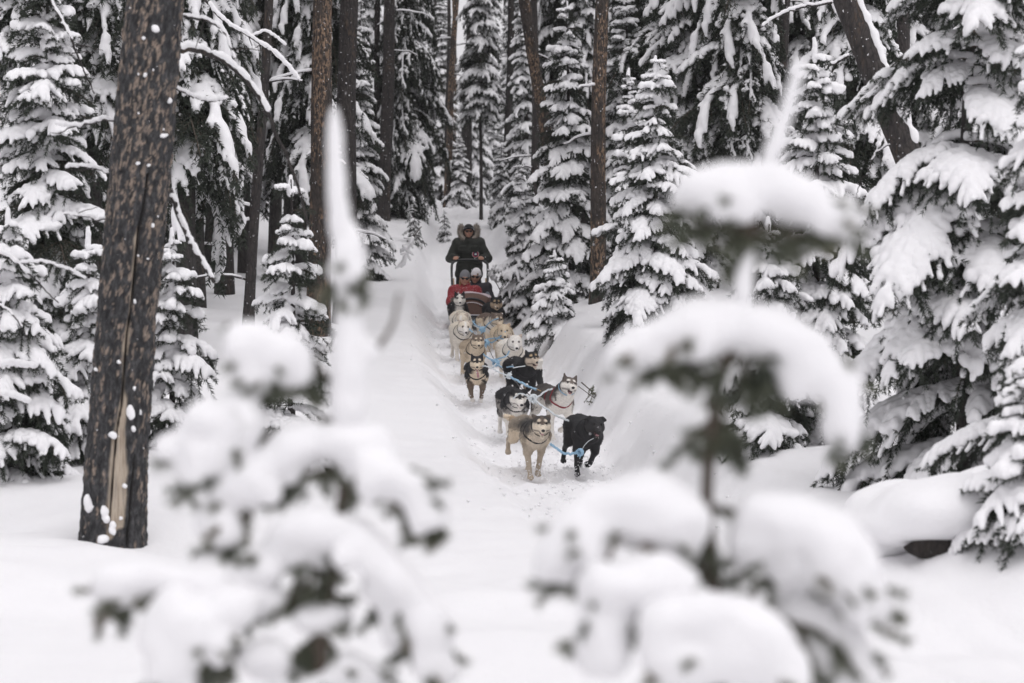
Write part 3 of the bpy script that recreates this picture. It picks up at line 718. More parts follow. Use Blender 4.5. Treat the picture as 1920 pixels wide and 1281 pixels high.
    paint(col, bodyish * sstep(.10, .22, V[:, 0] + .5 * N[:, 0] - .28 + nz * .12) * sstep(.62, .50, V[:, 2] + nz * .1) * sstep(c['cw'] + .025, c['cw'] - .025, np.abs(V[:, 1]) + nz * .03), c['chest'])
    paint(col, is_('leg'), c['legs']); paint(col, is_('shoulder') * sstep(.36, .28, V[:, 2] + nz * .1), c['legs']); paint(col, is_('paw'), c['paws'])
    ht = is_('head', 'muzzle', 'jaw', 'ear'); h = (V - H) @ R / HS
    paint(col, ht, c['cap'])
    face = ht * sstep(-.02, .035, h[:, 0] + nz * .02) * sstep(.018, -.006, h[:, 2] + nz * .02)
    paint(col, np.maximum(face, is_('muzzle', 'jaw')), c['face'])
    paint(col, ht * (h[:, 0] > .01) * sstep(.020, .010, np.abs(h[:, 1]) + nz * .008) * sstep(-.03, .0, h[:, 2]) * (h[:, 0] < .10), c['bridge'])
    for s in (-1, 1): paint(col, ht * sstep(.021, .012, np.linalg.norm(h - [.058, .031 * s, .040], axis=1) + nz * .006), c['brow'])
    paint(col, is_('ear'), c['ear'])
    tn = sum(is_('tail%d' % a) * (a + 1) for a in range(len(tp) - 1)); paint(col, (tn > 0) * 1.0, c['tail']); paint(col, (tn >= len(tp) - 1) * 1.0, c['tip'])
    for s in (-1, 1): paint(col, ht * sstep(.0165, .010, np.linalg.norm(h - [.066, .034 * s, .016], axis=1)), np.array(c['cap']) * .25 if np.mean(c['face']) < .65 else (.10, .08, .07))
    lip = ht * sstep(.012, .004, np.abs(h[:, 2] + .052 - .02 * (h[:, 0] - .08))) * (h[:, 0] > .03) * (h[:, 0] < .14) * (.7 if mouth > 5 else .5)
    paint(col, lip, (.03, .022, .022))
    set_coat(me, col)
    # stand it on the snow
    g0 = gz(x, Y) - min(feet) * sc - .02 + lift
    root = thing('sled_dog', label, 'dog', (x, Y, g0), math.radians(-90 + yaw), 'harnessed dogs of the sled team'); root.scale = (sc,) * 3
    root.rotation_euler = Euler((math.radians(roll), math.radians(pitch), math.radians(-90 + yaw)), 'XYZ')
    body = obj('body', me, root)
    # loose coat: short hair tufts lying back over the body
    rng = np.random.RandomState(seed); n = 11000; w = np.where(is_('leg', 'paw', 'muzzle', 'jaw', 'ear', 'head') > 0, .35, 1.0); pk = rng.choice(len(V), n, p=w / w.sum()); X, NN = V[pk], N[pk]
    fl = np.tile([-1.0, 0, -.55], (n, 1)); hd = ht[pk] > 0; fl[hd] = R @ np.array([-1.0, 0, -.1]); fl += rng.randn(n, 3) * .25
    fl -= (fl * NN).sum(1)[:, None] * NN; fl /= np.linalg.norm(fl, axis=1)[:, None] + 1e-9
    dr = fl + NN * rng.uniform(.08, .40, (n, 1)); dr /= np.linalg.norm(dr, axis=1)[:, None]; sd = np.cross(dr, NN); sd /= np.linalg.norm(sd, axis=1)[:, None] + 1e-9
    shrt = is_('leg', 'paw', 'muzzle', 'jaw', 'ear', 'head')[pk]; L = np.where(shrt > 0, .010, .026)[:, None] * rng.uniform(.7, 1.3, (n, 1)); b = np.where(shrt > 0, .0025, .0042)[:, None]
    X0 = X - NN * .004; FV = np.stack([X0 - sd * b, X0 + sd * b, X0 + dr * L], 1).reshape(-1, 3)
    fm = mesh_np('fur', FV, None, np.arange(3 * n).reshape(-1, 3), [M['coat']], None, False); set_coat(fm, np.repeat(col[pk] * rng.uniform(.75, 1.2, (n, 1)), 3, 0)); obj('fur', fm, root)
    for s in (-1, 1): obj('eye', MB().add(*ball(hl((.068, .034 * s, .015)), .0105)).mesh('eye', [M['eye']]), root)
    obj('nose', MB().add(*ball(hl((.163, 0, -.028)), (.016, .020, .015))).mesh('nose', [M['nose']]), root)
    if mouth > 5:
        obj('mouth', MB().add(*ball(hl((.075, 0, -.062)), (.040, .027, .012 + .020 * mouth / 30))).mesh('mouth', [M['mouth']]), root)
        if tongue:
            e = np.array([.035 + .095 * math.cos(m), 0, -.055 - .095 * math.sin(m)]); pts = [(.06, 0, -.062), tuple(e + [0, 0, .012]), tuple(e + [.014, .008, -.022]), tuple(e + [.012, .012, -.055])]
            if lick: pts = [(.06, 0, -.066), (.12, .01, -.062), (.145, .03, -.045), (.135, .042, -.022)]
            SV, SQ = sdf_mesh([cap_(hl(pts[a]), hl(pts[a + 1]), .016, .017, k=.01, flat=(R @ np.array([-.5, 0, .85]), 1.7)) for a in range(3 if tongue != 'in' else 1)], .005, .01)
            obj('tongue', mesh_np('tongue', SV, SQ, mats=[M['tongue']]), root)
        jb = np.array([.035 + .088 * math.cos(m), 0, -.062 - .088 * math.sin(m)])
        tb = MB()
        for s in (-1, 1):
            for a in range(3): tb.add(*ball(hl(jb * (1 - .22 * a) + np.array([.035, 0, -.062]) * .22 * a + [0, .010 * s, .014]), (.0035, .0035, .006 if a == 0 else .004), 6, 4))
        obj('teeth', tb.mesh('teeth', [M['teeth']]), root)
    # harness: webbing that lies on the coat
    def on_coat(o, dirs):
        out = []
        for d in dirs:
            d = d / np.linalg.norm(d); tt = np.linspace(.04, .30, 66)[:, None]; F = field([p for p in P if p['tag'] in ('body', 'neck', 'shoulder')], o + d * tt, .045); i = int(np.argmax(F > 0)) if (F > 0).any() else 40
            out.append(o + d * (tt[i, 0] - .001))
        return np.array(out)
    def ribbon(Pt, O, w, mat, nm, closed=True):
        Pt = np.asarray(Pt); t_ = (np.roll(Pt, -1, 0) - np.roll(Pt, 1, 0)) if closed else np.gradient(Pt, axis=0); n_ = Pt - O; s_ = np.cross(t_, n_); s_ /= np.linalg.norm(s_, axis=1)[:, None] + 1e-9; n_ /= np.linalg.norm(n_, axis=1)[:, None]
        k = len(Pt); A = np.concatenate([Pt - s_ * w, Pt + s_ * w, Pt + s_ * w + n_ * .004, Pt - s_ * w + n_ * .004]); q = []
        for a in range(k if closed else k - 1):
            b = (a + 1) % k
            for e in range(4): f = (e + 1) % 4; q.append((e * k + a, e * k + b, f * k + b, f * k + a))
        return obj(nm, mesh_np(nm, A, q, mats=[M[mat]]), root)
    a = np.linspace(0, 2 * math.pi, 40, endpoint=False)
    o = np.array([.24, 0, .45]); dn = np.array([.62, 0, -.62]); upv = np.array([-.25, 0, .8])
    dirs = [(upv if math.cos(u) > 0 else dn) * abs(math.cos(u)) + np.array([.10, 1.0, 0]) * math.sin(u) * .62 + np.array([.12, 0, 0]) for u in a]
    ribbon(on_coat(o, dirs), o, .011, harness, 'harness')
    o2 = np.array([.0, 0, .44]); ribbon(on_coat(o2, [np.array([0, math.sin(u), math.cos(u)]) for u in a]), o2, .010, harness, 'girth_strap')
    o3 = H * .72 + np.array([.22, 0, .47]) * .28; ax_ = (H - np.array([.22, 0, .47])); ax_ /= np.linalg.norm(ax_); e1 = np.array([0, 1.0, 0]); e2 = np.cross(ax_, e1)
    ribbon(on_coat(o3, [e1 * math.cos(u) + e2 * math.sin(u) for u in a]), o3, .007, 'strap_black' if harness == 'strap_black' else 'rope_blue', 'collar')
    return root

RUN_A = ((30, -8), (44, -80), (28, -50), (-25, -60)); RUN_B = ((46, -82), (-14, 4), (-26, -60), (24, -50)); RUN_C = ((-24, 2), (36, -14), (30, -52), (-16, -58))
C_LEAD = dict(back=(.040, .036, .033), side=(.33, .275, .215), belly=CRM, chest=(.66, .57, .46), legs=(.50, .42, .33), cap=(.040, .035, .031), face=(.78, .68, .55), brow=(.74, .63, .50), mantle=-.16, cw=.095, bridge=(.12, .09, .07), ear=(.10, .08, .065), zb=.46, tail=TAN, tip=CRM)
C_BLACK = dict(back=(.015, .015, .017), face=(.022, .021, .022))
C_BW = dict(back=BLK, side=BLK, belly=(.3, .28, .26), chest=WHT, cw=.06, legs=WHT, face=WHT, brow=WHT, bridge=BLK, zb=.38, tip=TAN)
C_GW = dict(back=CHR, side=(.10, .085, .075), belly=WHT, chest=WHT, legs=WHT, face=WHT, brow=WHT, bridge=(.16, .13, .11), cap=(.10, .08, .07), tail=BLK, tip=WHT, zb=.52)
C_TRI = dict(back=BLK, side=BLK, belly=CRM, chest=CRM, cw=.055, legs=(.16, .12, .09), paws=WHT, face=CRM, brow=CRM, bridge=BLK, zb=.36)
C_BT = dict(back=BLK, chest=BLK, face=(.42, .32, .22), brow=(.45, .33, .2), bridge=BLK, legs=CHR, paws=TAN)
C_TANG = dict(back=(.22, .17, .125), side=(.47, .38, .28), belly=CRM, chest=CRM, legs=CRM, cap=(.13, .10, .08), face=CRM, brow=CRM, bridge=(.16, .12, .09), ear=(.2, .15, .11), zb=.55)
C_WHT = dict(back=(.80, .72, .60), side=(.86, .80, .71), ear=(.55, .46, .39), face=(.88, .84, .79), zb=.50)
C_CRM = dict(back=(.60, .49, .35), side=CRM, legs=(.74, .66, .55), ear=(.5, .38, .27), face=(.68, .57, .43), zb=.5)
C_BRW = dict(back=(.12, .09, .075), side=CRM, belly=WHT, chest=WHT, face=CRM, cap=(.16, .12, .095), brow=CRM, bridge=(.12, .09, .07), zb=.56, saddle=(.14, .10, .08))
DOGS = [
 dict(label='tan and charcoal lead dog with pale face and open mouth, front left of the team', px=992, Y=24.8, coat=C_LEAD, yaw=15, hyaw=-10, hpitch=5, mouth=27, tongue='in', ears='back', legs=((-20, 4), (22, -6), (14, -44), (-44, -78)), seed=11, sc=1.0, tail=[(-.33, 0, .48), (-.42, -.03, .49), (-.50, -.07, .50), (-.55, -.12, .52)], head=(.45, -.01, .58)),
 dict(label='all black dog running beside the tan lead dog, mouth open', px=1086, Y=24.9, coat=C_BLACK, yaw=10, hyaw=4, hpitch=6, mouth=32, tongue='in', ears='drop', legs=((34, -52), (-8, 2), (10, -44), (-20, -60)), roll=-5, seed=12, sc=1.0, head=(.42, .02, .56)),
 dict(label='black and white dog half behind the tan lead dog, bushy tan tail before its chest', px=960, Y=27.6, coat=C_BW, yaw=8, hyaw=6, hpitch=14, mouth=20, tongue='in', ears='drop', legs=((40, -80), (6, 0), (15, -45), (-15, -55)), seed=13, sc=1.0, head=(.43, 0, .54)),
 dict(label='grey and white dog with red harness, gaping mouth and upright white-tipped tail', px=1034, Y=27.4, coat=C_GW, yaw=22, hyaw=-8, hpitch=-4, hroll=-10, mouth=44, tongue='in', ears='prick', legs=((44, -50), (-6, 0), (10, -45), (-18, -55)), seed=14, sc=1.0, harness='strap_red', head=(.44, 0, .65), tail=[(-.33, 0, .50), (-.42, .0, .60), (-.43, 0, .72), (-.40, 0, .82)], lift=.05),
 dict(label='small black, tan and white dog leaping with front paws together, third pair left', px=893, Y=30.4, coat=C_TRI, yaw=2, hyaw=0, hpitch=6, mouth=34, ears='prick', legs=((22, -34), (34, -40), (-26, -64), (-24, -62)), seed=15, sc=0.91, lift=.06, head=(.42, 0, .62)),
 dict(label='black dog with cream cheeks licking its lips, third pair right', px=974, Y=30.6, coat=dict(C_BT, face=(.60, .50, .40), legs=BLK), yaw=16, hyaw=4, hpitch=2, hroll=6, mouth=24, lick=True, ears='prick', legs=RUN_B, seed=16, sc=0.99, head=(.43, .02, .63)),
 dict(label='fawn and grey dog with dark eyes peering over the leaping small dog', px=886, Y=33, coat=C_TANG, yaw=10, hyaw=-4, hpitch=8, mouth=12, tongue=False, ears='prick', legs=RUN_A, seed=17, sc=0.93, head=(.43, 0, .62)),
 dict(label='clean white dog with black harness V, fourth pair right', px=956, Y=32.6, coat=dict(C_WHT, back=WHT), yaw=8, hyaw=0, hpitch=14, mouth=0, ears='back', legs=RUN_B, seed=18, sc=1.00, head=(.44, 0, .61)),
 dict(label='white dog with small grey ears and black chest strap, fifth pair left', px=862, Y=35.4, coat=C_WHT, yaw=6, hyaw=4, hpitch=12, mouth=10, tongue=False, ears='back', legs=RUN_C, roll=-3, seed=19, sc=1.00, head=(.44, 0, .56)),
 dict(label='cream coloured dog with open mouth behind the clean white one', px=946, Y=34.9, coat=C_CRM, yaw=4, hyaw=-2, hpitch=16, mouth=24, ears='back', legs=RUN_C, roll=4, seed=20, sc=0.99, head=(.44, 0, .56)),
 dict(label='white dog with lowered head behind the grey-eared white dog', px=864, Y=37.4, coat=C_WHT, yaw=4, hyaw=-20, hpitch=34, mouth=0, ears='back', legs=RUN_B, seed=21, sc=1.00, head=(.40, .0, .50)),
 dict(label='brown-saddled cream dog with grizzled face, sixth pair right', px=917, Y=37.0, coat=C_BRW, yaw=12, hyaw=10, hpitch=20, mouth=8, tongue=False, ears='back', legs=RUN_C, seed=22, sc=0.99, head=(.43, .03, .55)),
 dict(label='black and white faced dog nearest the sled on the left', px=859, Y=39.5, coat=dict(C_BW, bridge=WHT, cap=BLK), yaw=4, hpitch=6, mouth=0, ears='prick', legs=RUN_A, seed=23, sc=1.02, head=(.42, 0, .66)),
 dict(label='black dog with tan cheeks and eyebrow spots nearest the sled on the right', px=925, Y=39.2, coat=C_BT, yaw=6, hpitch=14, mouth=0, ears='prick', legs=RUN_B, seed=24, sc=1.02, head=(.42, 0, .62)),
]
ROOTS = [dog(**d) for d in DOGS]
# ------------------------------------------------------------------ sled and people
M['parka'] = simple('olive_black_parka', (.020, .023, .018), .75, .35, 24, bump=.01)
M['trousers'] = simple('black_trousers', (.012, .013, .013), .8, .3, 30, bump=.008)
t = NT('red_jacket_fabric'); v = t.noise(t.coord(), 26, 4); sp = t.noise(t.coord(), 105, 1)
t.base(t.mix(t.ramp(sp, [(.66, (0, 0, 0)), (.69, (1, 1, 1))]), t.mix(v, (.20, .010, .016), (.36, .022, .032)), (.8, .75, .76))); t.set(Roughness=.7); t.bump(v, .6, .015); M['red'] = t.m
M['navy'] = simple('dark_jacket_fabric', (.022, .018, .026), .7, .3, 26, bump=.01)
M['skin'] = simple('skin', (.50, .27, .19), .5, .12, 20); M['lips'] = simple('lips', (.38, .12, .11), .45, .1)
M['hair'] = simple('fair_hair', (.30, .19, .10), .6, .35, 60); M['hair_dark'] = simple('dark_hair', (.045, .028, .02), .6, .35, 60)
M['ruff'] = simple('fur_ruff', (.34, .30, .26), .9, .45, 50); M['lens'] = simple('dark_lens', (.006, .006, .008), .08, 0)
M['cap'] = simple('black_cap', (.012, .012, .014), .8, .2, 60); M['capband'] = simple('grey_cap_band', (.13, .13, .14), .8, .2, 60)
M['knit_grey'] = simple('grey_knit', (.22, .22, .235), .9, .3, 130, bump=.01); M['knit_white'] = simple('white_knit', (.80, .77, .79), .9, .08, 130, bump=.01)
M['canvas'] = simple('brown_canvas', (.125, .072, .056), .85, .3, 60, bump=.006); M['black_panel'] = simple('black_vinyl', (.012, .014, .017), .5, .3, 60)
M['sled_black'] = simple('black_tubing', (.014, .015, .017), .35, .2, 40); M['ash'] = simple('ash_wood', (.46, .33, .21), .55, .25, 30); M['trim'] = simple('white_trim', (.62, .58, .60), .5, .1)
M['steel'] = simple('steel', (.5, .5, .52), .3, .1, 30, .9); M['blanket'] = simple('pale_blanket', (.58, .49, .52), .9, .2, 40, bump=.01)
M['bag_grey'] = simple('blue_grey_nylon', (.13, .15, .18), .6, .3, 40, bump=.006)
M['patch_red'] = simple('patch_red', (.45, .03, .05), .7, .05); M['patch_white'] = simple('patch_white', (.8, .8, .8), .7, .05); M['patch_blue'] = simple('patch_blue', (.02, .03, .10), .7, .1)

def hand_prims(wr, d, up, side, grip):
    """palm, four unequal bent fingers and a thumb from the side of the palm"""
    d = np.array(d, float); d /= np.linalg.norm(d); up = np.array(up, float); up -= d * (up @ d); up /= np.linalg.norm(up); lat = np.cross(d, up) * side
    wr = np.array(wr, float); P = []
    for q in range(4):
        k0 = wr + d * .082 + lat * (.032 - .021 * q); P.append(cap_(wr + lat * (.012 - .008 * q), k0, .017, .013, k=.012, tag='hand'))
        L = (.042, .047, .044, .034)[q]; a = math.radians(20 + 55 * grip); b = math.radians(60 + 75 * grip)
        k1 = k0 + (d * math.cos(a) - up * math.sin(a)) * L; k2 = k1 + (d * math.cos(a + b) - up * math.sin(a + b)) * L * .75
        P += [cap_(k0, k1, .0105, .0095, k=.004, tag='hand'), cap_(k1, k2, .0095, .008, k=.004, tag='hand')]
    t0 = wr + d * .025 + lat * .032; t1 = t0 + d * .030 + lat * .020 - up * .018; t2 = t1 + d * .028 - up * .022 - lat * .006
    P += [cap_(wr + d * .02, t0, .016, .014, k=.012, tag='hand'), cap_(t0, t1, .0125, .011, k=.004, tag='hand'), cap_(t1, t2, .011, .009, k=.004, tag='hand')]
    return P

def person(label, loc, J, outfit, group=None, rz=0.0, rx=0.0):
    """one continuous body from joints (image right = +x, facing -y), dressed in children"""
    root = thing('person', label, 'person', loc, rz, group); root.rotation_euler[0] = rx
    A = {k: np.array(v, float) for k, v in J.items() if k not in ('head_rot', 'grip', 'hand_d')}
    hd = A['head']; R = rotm(math.radians(J['head_rot'][0]), math.radians(J['head_rot'][1]), math.radians(J['head_rot'][2])); hl = lambda p: hd + R @ np.array(p, float)
    P = [ell_(hl((0, .01, .02)), (.076, .095, .10), R, .03), ell_(hl((0, -.025, -.045)), (.058, .068, .062), R, .03), cap_(hl((0, -.085, .0)), hl((0, -.108, -.022)), .011, .015, k=.012), ell_(hl((0, -.082, .028)), (.05, .02, .014), R, .015),
         ell_(hl((0, -.075, -.088)), (.028, .024, .020), R, .02)]
    for s in (-1, 1): P.append(ell_(hl((.077 * s, .012, -.005)), (.010, .024, .032), R, .01)); P.append(ell_(hl((.042 * s, -.062, -.030)), (.026, .024, .022), R, .02))
    P += [cap_(hl((0, .025, -.06)), A['neck'], .055, .060), cap_(A['neck'] + [0, 0, -.04], A['chest'], .085, .125), cap_(A['chest'] + [-.07, 0, 0], A['chest'] + [.07, 0, 0], .105), cap_(A['chest'], A['pelvis'], .125, .125), cap_(A['pelvis'] + [-.07, 0, 0], A['pelvis'] + [.07, 0, 0], .11)]
    for q, s in (('l', -1), ('r', 1)):
        P += [cap_(A['neck'] + [0, 0, -.05], A['sh' + q], .06, .058), cap_(A['sh' + q], A['el' + q], .054, .042), cap_(A['el' + q], A['wr' + q], .041, .028)]
        P += hand_prims(A['wr' + q], J['hand_d'], (0, 0, 1), s * -1, J['grip'])
        P += [cap_(A['hip' + q], A['kn' + q], .088, .058), cap_(A['kn' + q], A['an' + q], .056, .038), cap_(A['an' + q] + [0, .03, -.03], A['an' + q] + [0, -.14, -.045], .038, .034)]
    V, Q = sdf_mesh(P, .0095, .03); obj('body', mesh_np('person_body', V, Q, mats=[M['skin']]), root)
    o = outfit; mk = lambda nm, prims, mat, h=.014, k=.05, rough=None: obj(nm, mesh_np(nm, *sdf_mesh(prims, h, k, rough), mats=[M[mat]]), root)
    C = [cap_(A['neck'] + [0, .01, -.045], A['chest'], .115, .165), cap_(A['chest'] + [-.10, 0, 0], A['chest'] + [.10, 0, 0], .145), cap_(A['chest'], A['pelvis'], .175, .17), cap_(A['pelvis'] + [-.09, 0, .02], A['pelvis'] + [.09, 0, .02], .155)]
    if o.get('hem'): C += [cap_(A['pelvis'] + [-.10, 0, -.12], A['pelvis'] + [.10, 0, -.12], .15)]
    for q in 'lr':
        C += [cap_(A['neck'] + [0, 0, -.06], A['sh' + q], .10, .098), cap_(A['sh' + q], A['el' + q], .098, .088, k=.035), cap_(A['el' + q], A['wr' + q] * .90 + A['el' + q] * .10, .086, .058, k=.035)]
    mk(o['coat_name'], C, o['coat'], .015, .04, (.022, 8, o['seed']))
    T = [cap_(A['pelvis'] + [-.08, 0, -.03], A['pelvis'] + [.08, 0, -.03], .13)]
    for q in 'lr': T += [cap_(A['hip' + q], A['kn' + q], .115, .085), cap_(A['kn' + q], A['an' + q], .084, .068)]
    mk('trousers', T, 'trousers', .018, .04, (.008, 12, 3))
    for q in 'lr': mk('boot', [cap_(A['an' + q] + [0, .03, .05], A['an' + q] + [0, .03, -.03], .062), cap_(A['an' + q] + [0, .02, -.04], A['an' + q] + [0, -.17, -.05], .055, .05)], 'sled_black', .016)
    ch = [cap_(A['neck'] + [-.02, .0, -.01], A['neck'] + [.02, .0, .035], .088, .082, k=.03)]
    mk('collar', ch, o['coat'], .012, .03)
    # head gear and face
    def ring(z, rx_, ry_, n=24): u = np.arange(n + 1) * 2 * math.pi / n; return np.array([hl((rx_ * math.cos(a), .01 + ry_ * math.sin(a), z)) for a in u])
    if o['hat'] == 'cap':
        c_ = [ell_(hl((0, .012, .055)), (.086, .104, .078), R), cap_(hl((0, -.085, .060)), hl((0, -.14, .050)), .045, .04, flat=(R @ np.array([0, .15, 1.0]), 4.5), k=.02)]
        mk('cap', c_, 'cap', .009, .015); mb = MB(); mb.add(*tube(ring(.063, .089, .107), .009, 6)); obj('cap_band', mb.mesh('cap_band', [M['capband']]), root)
    else:
        b_ = [ell_(hl((0, .014, .058)), (.089, .106, .098), R), cap_(hl((0, .012, .05)), hl((0, .02, .10)), .086, .062), ell_(hl((0, .014, .04)), (.094, .110, .028), R, .012)]
        mk('beanie', b_, o['hat'], .009, .02)
    if o.get('hair'):
        hp = [cap_(hl((.072 * s, .02, .03)), hl((.078 * s, -.01, o.get('hair_len', -.10))), .022, .018) for s in (-1, 1)] + [ell_(hl((0, .06, -.02)), (.07, .05, .08), R)]
        mk('hair', hp, o['hair'], .009, .02, (.006, 60, 4))
    mb = MB()
    for s in (-1, 1): mb.add(*[x if i else x @ R.T + hd for i, x in enumerate(ball((.034 * s, -.094, .006), (.030, .012, .021), 10, 7))], m=0)
    mb.add(*tube([hl((-.075, -.05, .014)), hl((-.06, -.098, .016)), hl((0, -.104, .012)), hl((.06, -.098, .016)), hl((.075, -.05, .014))], .006, 6)); mb.add(*tube([hl((-.075, -.05, .014)), hl((-.08, .02, .005))], .004, 5)); mb.add(*tube([hl((.075, -.05, .014)), hl((.08, .02, .005))], .004, 5))
    obj('sunglasses', mb.mesh('sunglasses', [M['lens']]), root)
    mb = MB(); mb.add(*tube(curve([hl((-.026, -.082, -.058)), hl((0, -.093, -.064)), hl((.026, -.082, -.058))], 7), [.003, .006, .007, .0075, .007, .006, .003], 6)); obj('lips', mb.mesh('lips', [M['lips']]), root)
    return root, C, A

def on_front(C, x, z, k=.05):
    ys = np.linspace(-.7, .2, 300); F = field(C, np.stack([ys * 0 + x, ys, ys * 0 + z], -1), k); i = int(np.argmax(F < 0)); return np.array([x, ys[i], z])

SY0, SX0 = 40.7, (884 - 960) / FPX * 40.7
srz, srx = math.atan2(.09, 3.2), math.atan2(.17, 3.2)
sz0 = float(trail_z(SY0)) - .03
SB = Matrix.Translation((SX0, SY0, sz0)) @ Euler((srx, 0, srz)).to_matrix().to_4x4()
sled = thing('dog_sled', 'loaded dog sled with brown canvas bag and black handlebar hoop on the trail', 'sled', (SX0, SY0, sz0), srz); sled.rotation_euler = (srx, 0, srz)
def part(nm, mat, *geo, parent=None, smooth=True):
    mb = MB()
    for g_ in geo: mb.add(*g_)
    return obj(nm, mb.mesh(nm, [M[mat]], smooth), parent or sled)
for s in (-1, 1):
    part('runner', 'sled_black', tube(curve([(.27 * s, -.22, .30), (.27 * s, -.16, .12), (.27 * s, .10, .03), (.27 * s, 1.5, .02), (.27 * s, 3.75, .02)], 24), .024, 8))
    for y in (.55, 1.35, 2.15): part('stanchion', 'ash', tube([(.27 * s, y, .03), (.29 * s, y + .06, .34)], .020, 6))
    part('rear_stanchion', 'ash', tube([(.27 * s, 2.55, .03), (.305 * s, 2.80, .86)], [.030, .028], 7))
    part('top_rail', 'ash', tube(curve([(.16 * s, .02, .42), (.29 * s, .5, .50), (.31 * s, 1.4, .54), (.31 * s, 2.76, .60)], 16), .017, 7))
    part('footboard', 'sled_black', box((.27 * s, 3.25, .055), (.11, .8, .03)), smooth=False)
hoop = curve([(-.29, 2.2, .12), (-.31, 2.55, .60), (-.325, 2.84, 1.03), (-.30, 2.95, 1.14), (-.20, 2.985, 1.185), (0, 2.99, 1.195), (.20, 2.985, 1.185), (.30, 2.95, 1.14), (.325, 2.84, 1.03), (.31, 2.55, .60), (.29, 2.2, .12)], 60)
part('handlebar', 'sled_black', tube(hoop, .022, 9))
part('cross_bar', 'sled_black', tube([(-.30, 2.72, .66), (.30, 2.72, .66)], .014, 7))
for k in range(6): part('bed_slat', 'ash', box((-.2 + .08 * k, 1.45, .2), (.055, 2.2, .018)), smooth=False)
part('brush_bow', 'sled_black', tube(curve([(-.27, .05, .13), (-.22, -.22, .17), (-.10, -.36, .20), (.10, -.36, .20), (.22, -.22, .17), (.27, .05, .13)], 24), .02, 8))
# canvas bag: rounded nose, then an open trough
ys = np.array([.02, .06, .16, .34, .6, .9, 1.3, 1.8, 2.3, 2.62]); hw = np.array([.18, .25, .29, .32, .34, .35, .35, .345, .34, .33]); tp = np.array([.42, .50, .56, .60, .585, .56, .55, .56, .58, .60])
n = 22; ph = np.linspace(math.pi, 2 * math.pi, n); rows = []
for y, w, tz in zip(ys, hw, tp):
    cz = .17; rows.append(np.stack([np.sign(np.cos(ph)) * np.abs(np.cos(ph)) ** .45 * w, ph * 0 + y, tz + np.sin(ph) * (tz - cz) * np.abs(np.sin(ph)) ** -.35 * np.abs(np.sin(ph)) ** .2], -1))
rows = np.array(rows); rows += .010 * fbm(rows * 7, 5, 2)[..., None] * np.array([1, .3, .6])
V = rows.reshape(-1, 3); Q = []
for a in range(len(ys) - 1):
    for b in range(n - 1): Q.append((a * n + b, a * n + b + 1, (a + 1) * n + b + 1, (a + 1) * n + b))
bag = obj('sled_bag', mesh_np('sled_bag', np.concatenate([V, V * [.97, 1, 1] + [0, 0, .012]]), Q + [tuple(len(V) + q for q in f[::-1]) for f in Q], mats=[M['canvas']]), sled)
# nose: arched cover with dark rim, pale piping, a black half-round panel below
arch = lambda y, w, z0, z1, m=20: np.array([(w * math.cos(u), y, z0 + (z1 - z0) * math.sin(u)) for u in np.linspace(math.pi, 0, m)])
cov = MB(); prev = None; rws = [arch(.0, .24, .36, .50), arch(.06, .27, .38, .58), arch(.25, .315, .44, .66), arch(.5, .335, .50, .68), arch(.75, .345, .53, .66)]
Vc = np.concatenate(rws); Vc += .008 * fbm(Vc * 8, 8, 2)[:, None]; m = 20
cov.add(Vc, [(a * m + b, a * m + b + 1, (a + 1) * m + b + 1, (a + 1) * m + b) for a in range(4) for b in range(m - 1)]); obj('bag_cover', cov.mesh('bag_cover', [M['canvas']]), sled)
part('cover_rim', 'sled_black', tube(arch(.045, .285, .37, .60), .017, 7)); part('piping', 'trim', tube(arch(.0, .255, .355, .535), .006, 6))
face = np.concatenate([arch(-.012, .235, .33, .50, 16), [(-.235, -.012, .32), (.235, -.012, .32)]]); part('nose_panel', 'canvas', (face, None, [(i, 17, i + 1) for i in range(15)] + [(0, 16, 17)]))
low = np.array([(.235 * math.cos(u), -.02, .315 + .13 * math.sin(u)) for u in np.linspace(math.pi, 2 * math.pi, 16)]); part('lower_panel', 'black_panel', (np.concatenate([low, low + [0, .05, 0]]), [(i, i + 1, i + 17, i + 16) for i in range(15)], [(0, i, i + 1) for i in range(1, 15)]))
part('panel_edge', 'trim', tube([(-.24, -.022, .322), (.24, -.022, .322)], .010, 6)); part('panel_edge', 'steel', tube(low - [0, .006, 0], .008, 6))
net = []                                               # blue rope netting between nose and brush bow
for k in range(9):
    u = -.2 + .05 * k; net.append(tube(curve([(u, -.03, .25 - .2 * abs(u)), (u * 1.05 + .02 * (-1) ** k, -.18, .17), (u * .9, -.35, .19)], 7), .007, 5))
    net.append(tube(curve([(u * .9, -.06, .22), (u * .9 + .05, -.2, .165), (u + .03, -.34, .19)], 7), .006, 5))
for k in range(4): net.append(tube(curve([(-.23 + .02 * k, -.05 - .08 * k, .2 - .01 * k), (0, -.08 - .08 * k, .19), (.23 - .02 * k, -.05 - .08 * k, .2 - .01 * k)], 9), .007, 5))
part('netting', 'rope_blue', *net)
for k in range(5): part('lacing', 'rope_blue', tube(curve([(.30, 1.2 + .22 * k, .36), (.335, 1.28 + .22 * k, .46), (.32, 1.36 + .22 * k, .55)], 6), .009, 5))
part('side_fitting', 'steel', tube([(-.345, .55, .44), (-.40, .55, .44), (-.40, .55, .36), (-.345, .55, .36)], .011, 6))
part('back_panel', 'bag_grey', box((0, 2.58, .47), (.60, .03, .30)), smooth=False)
part('side_bag', 'bag_grey', ball((.30, 1.9, .50), (.07, .34, .16), 12, 8))

def sl(p): return SB @ Vector(p)
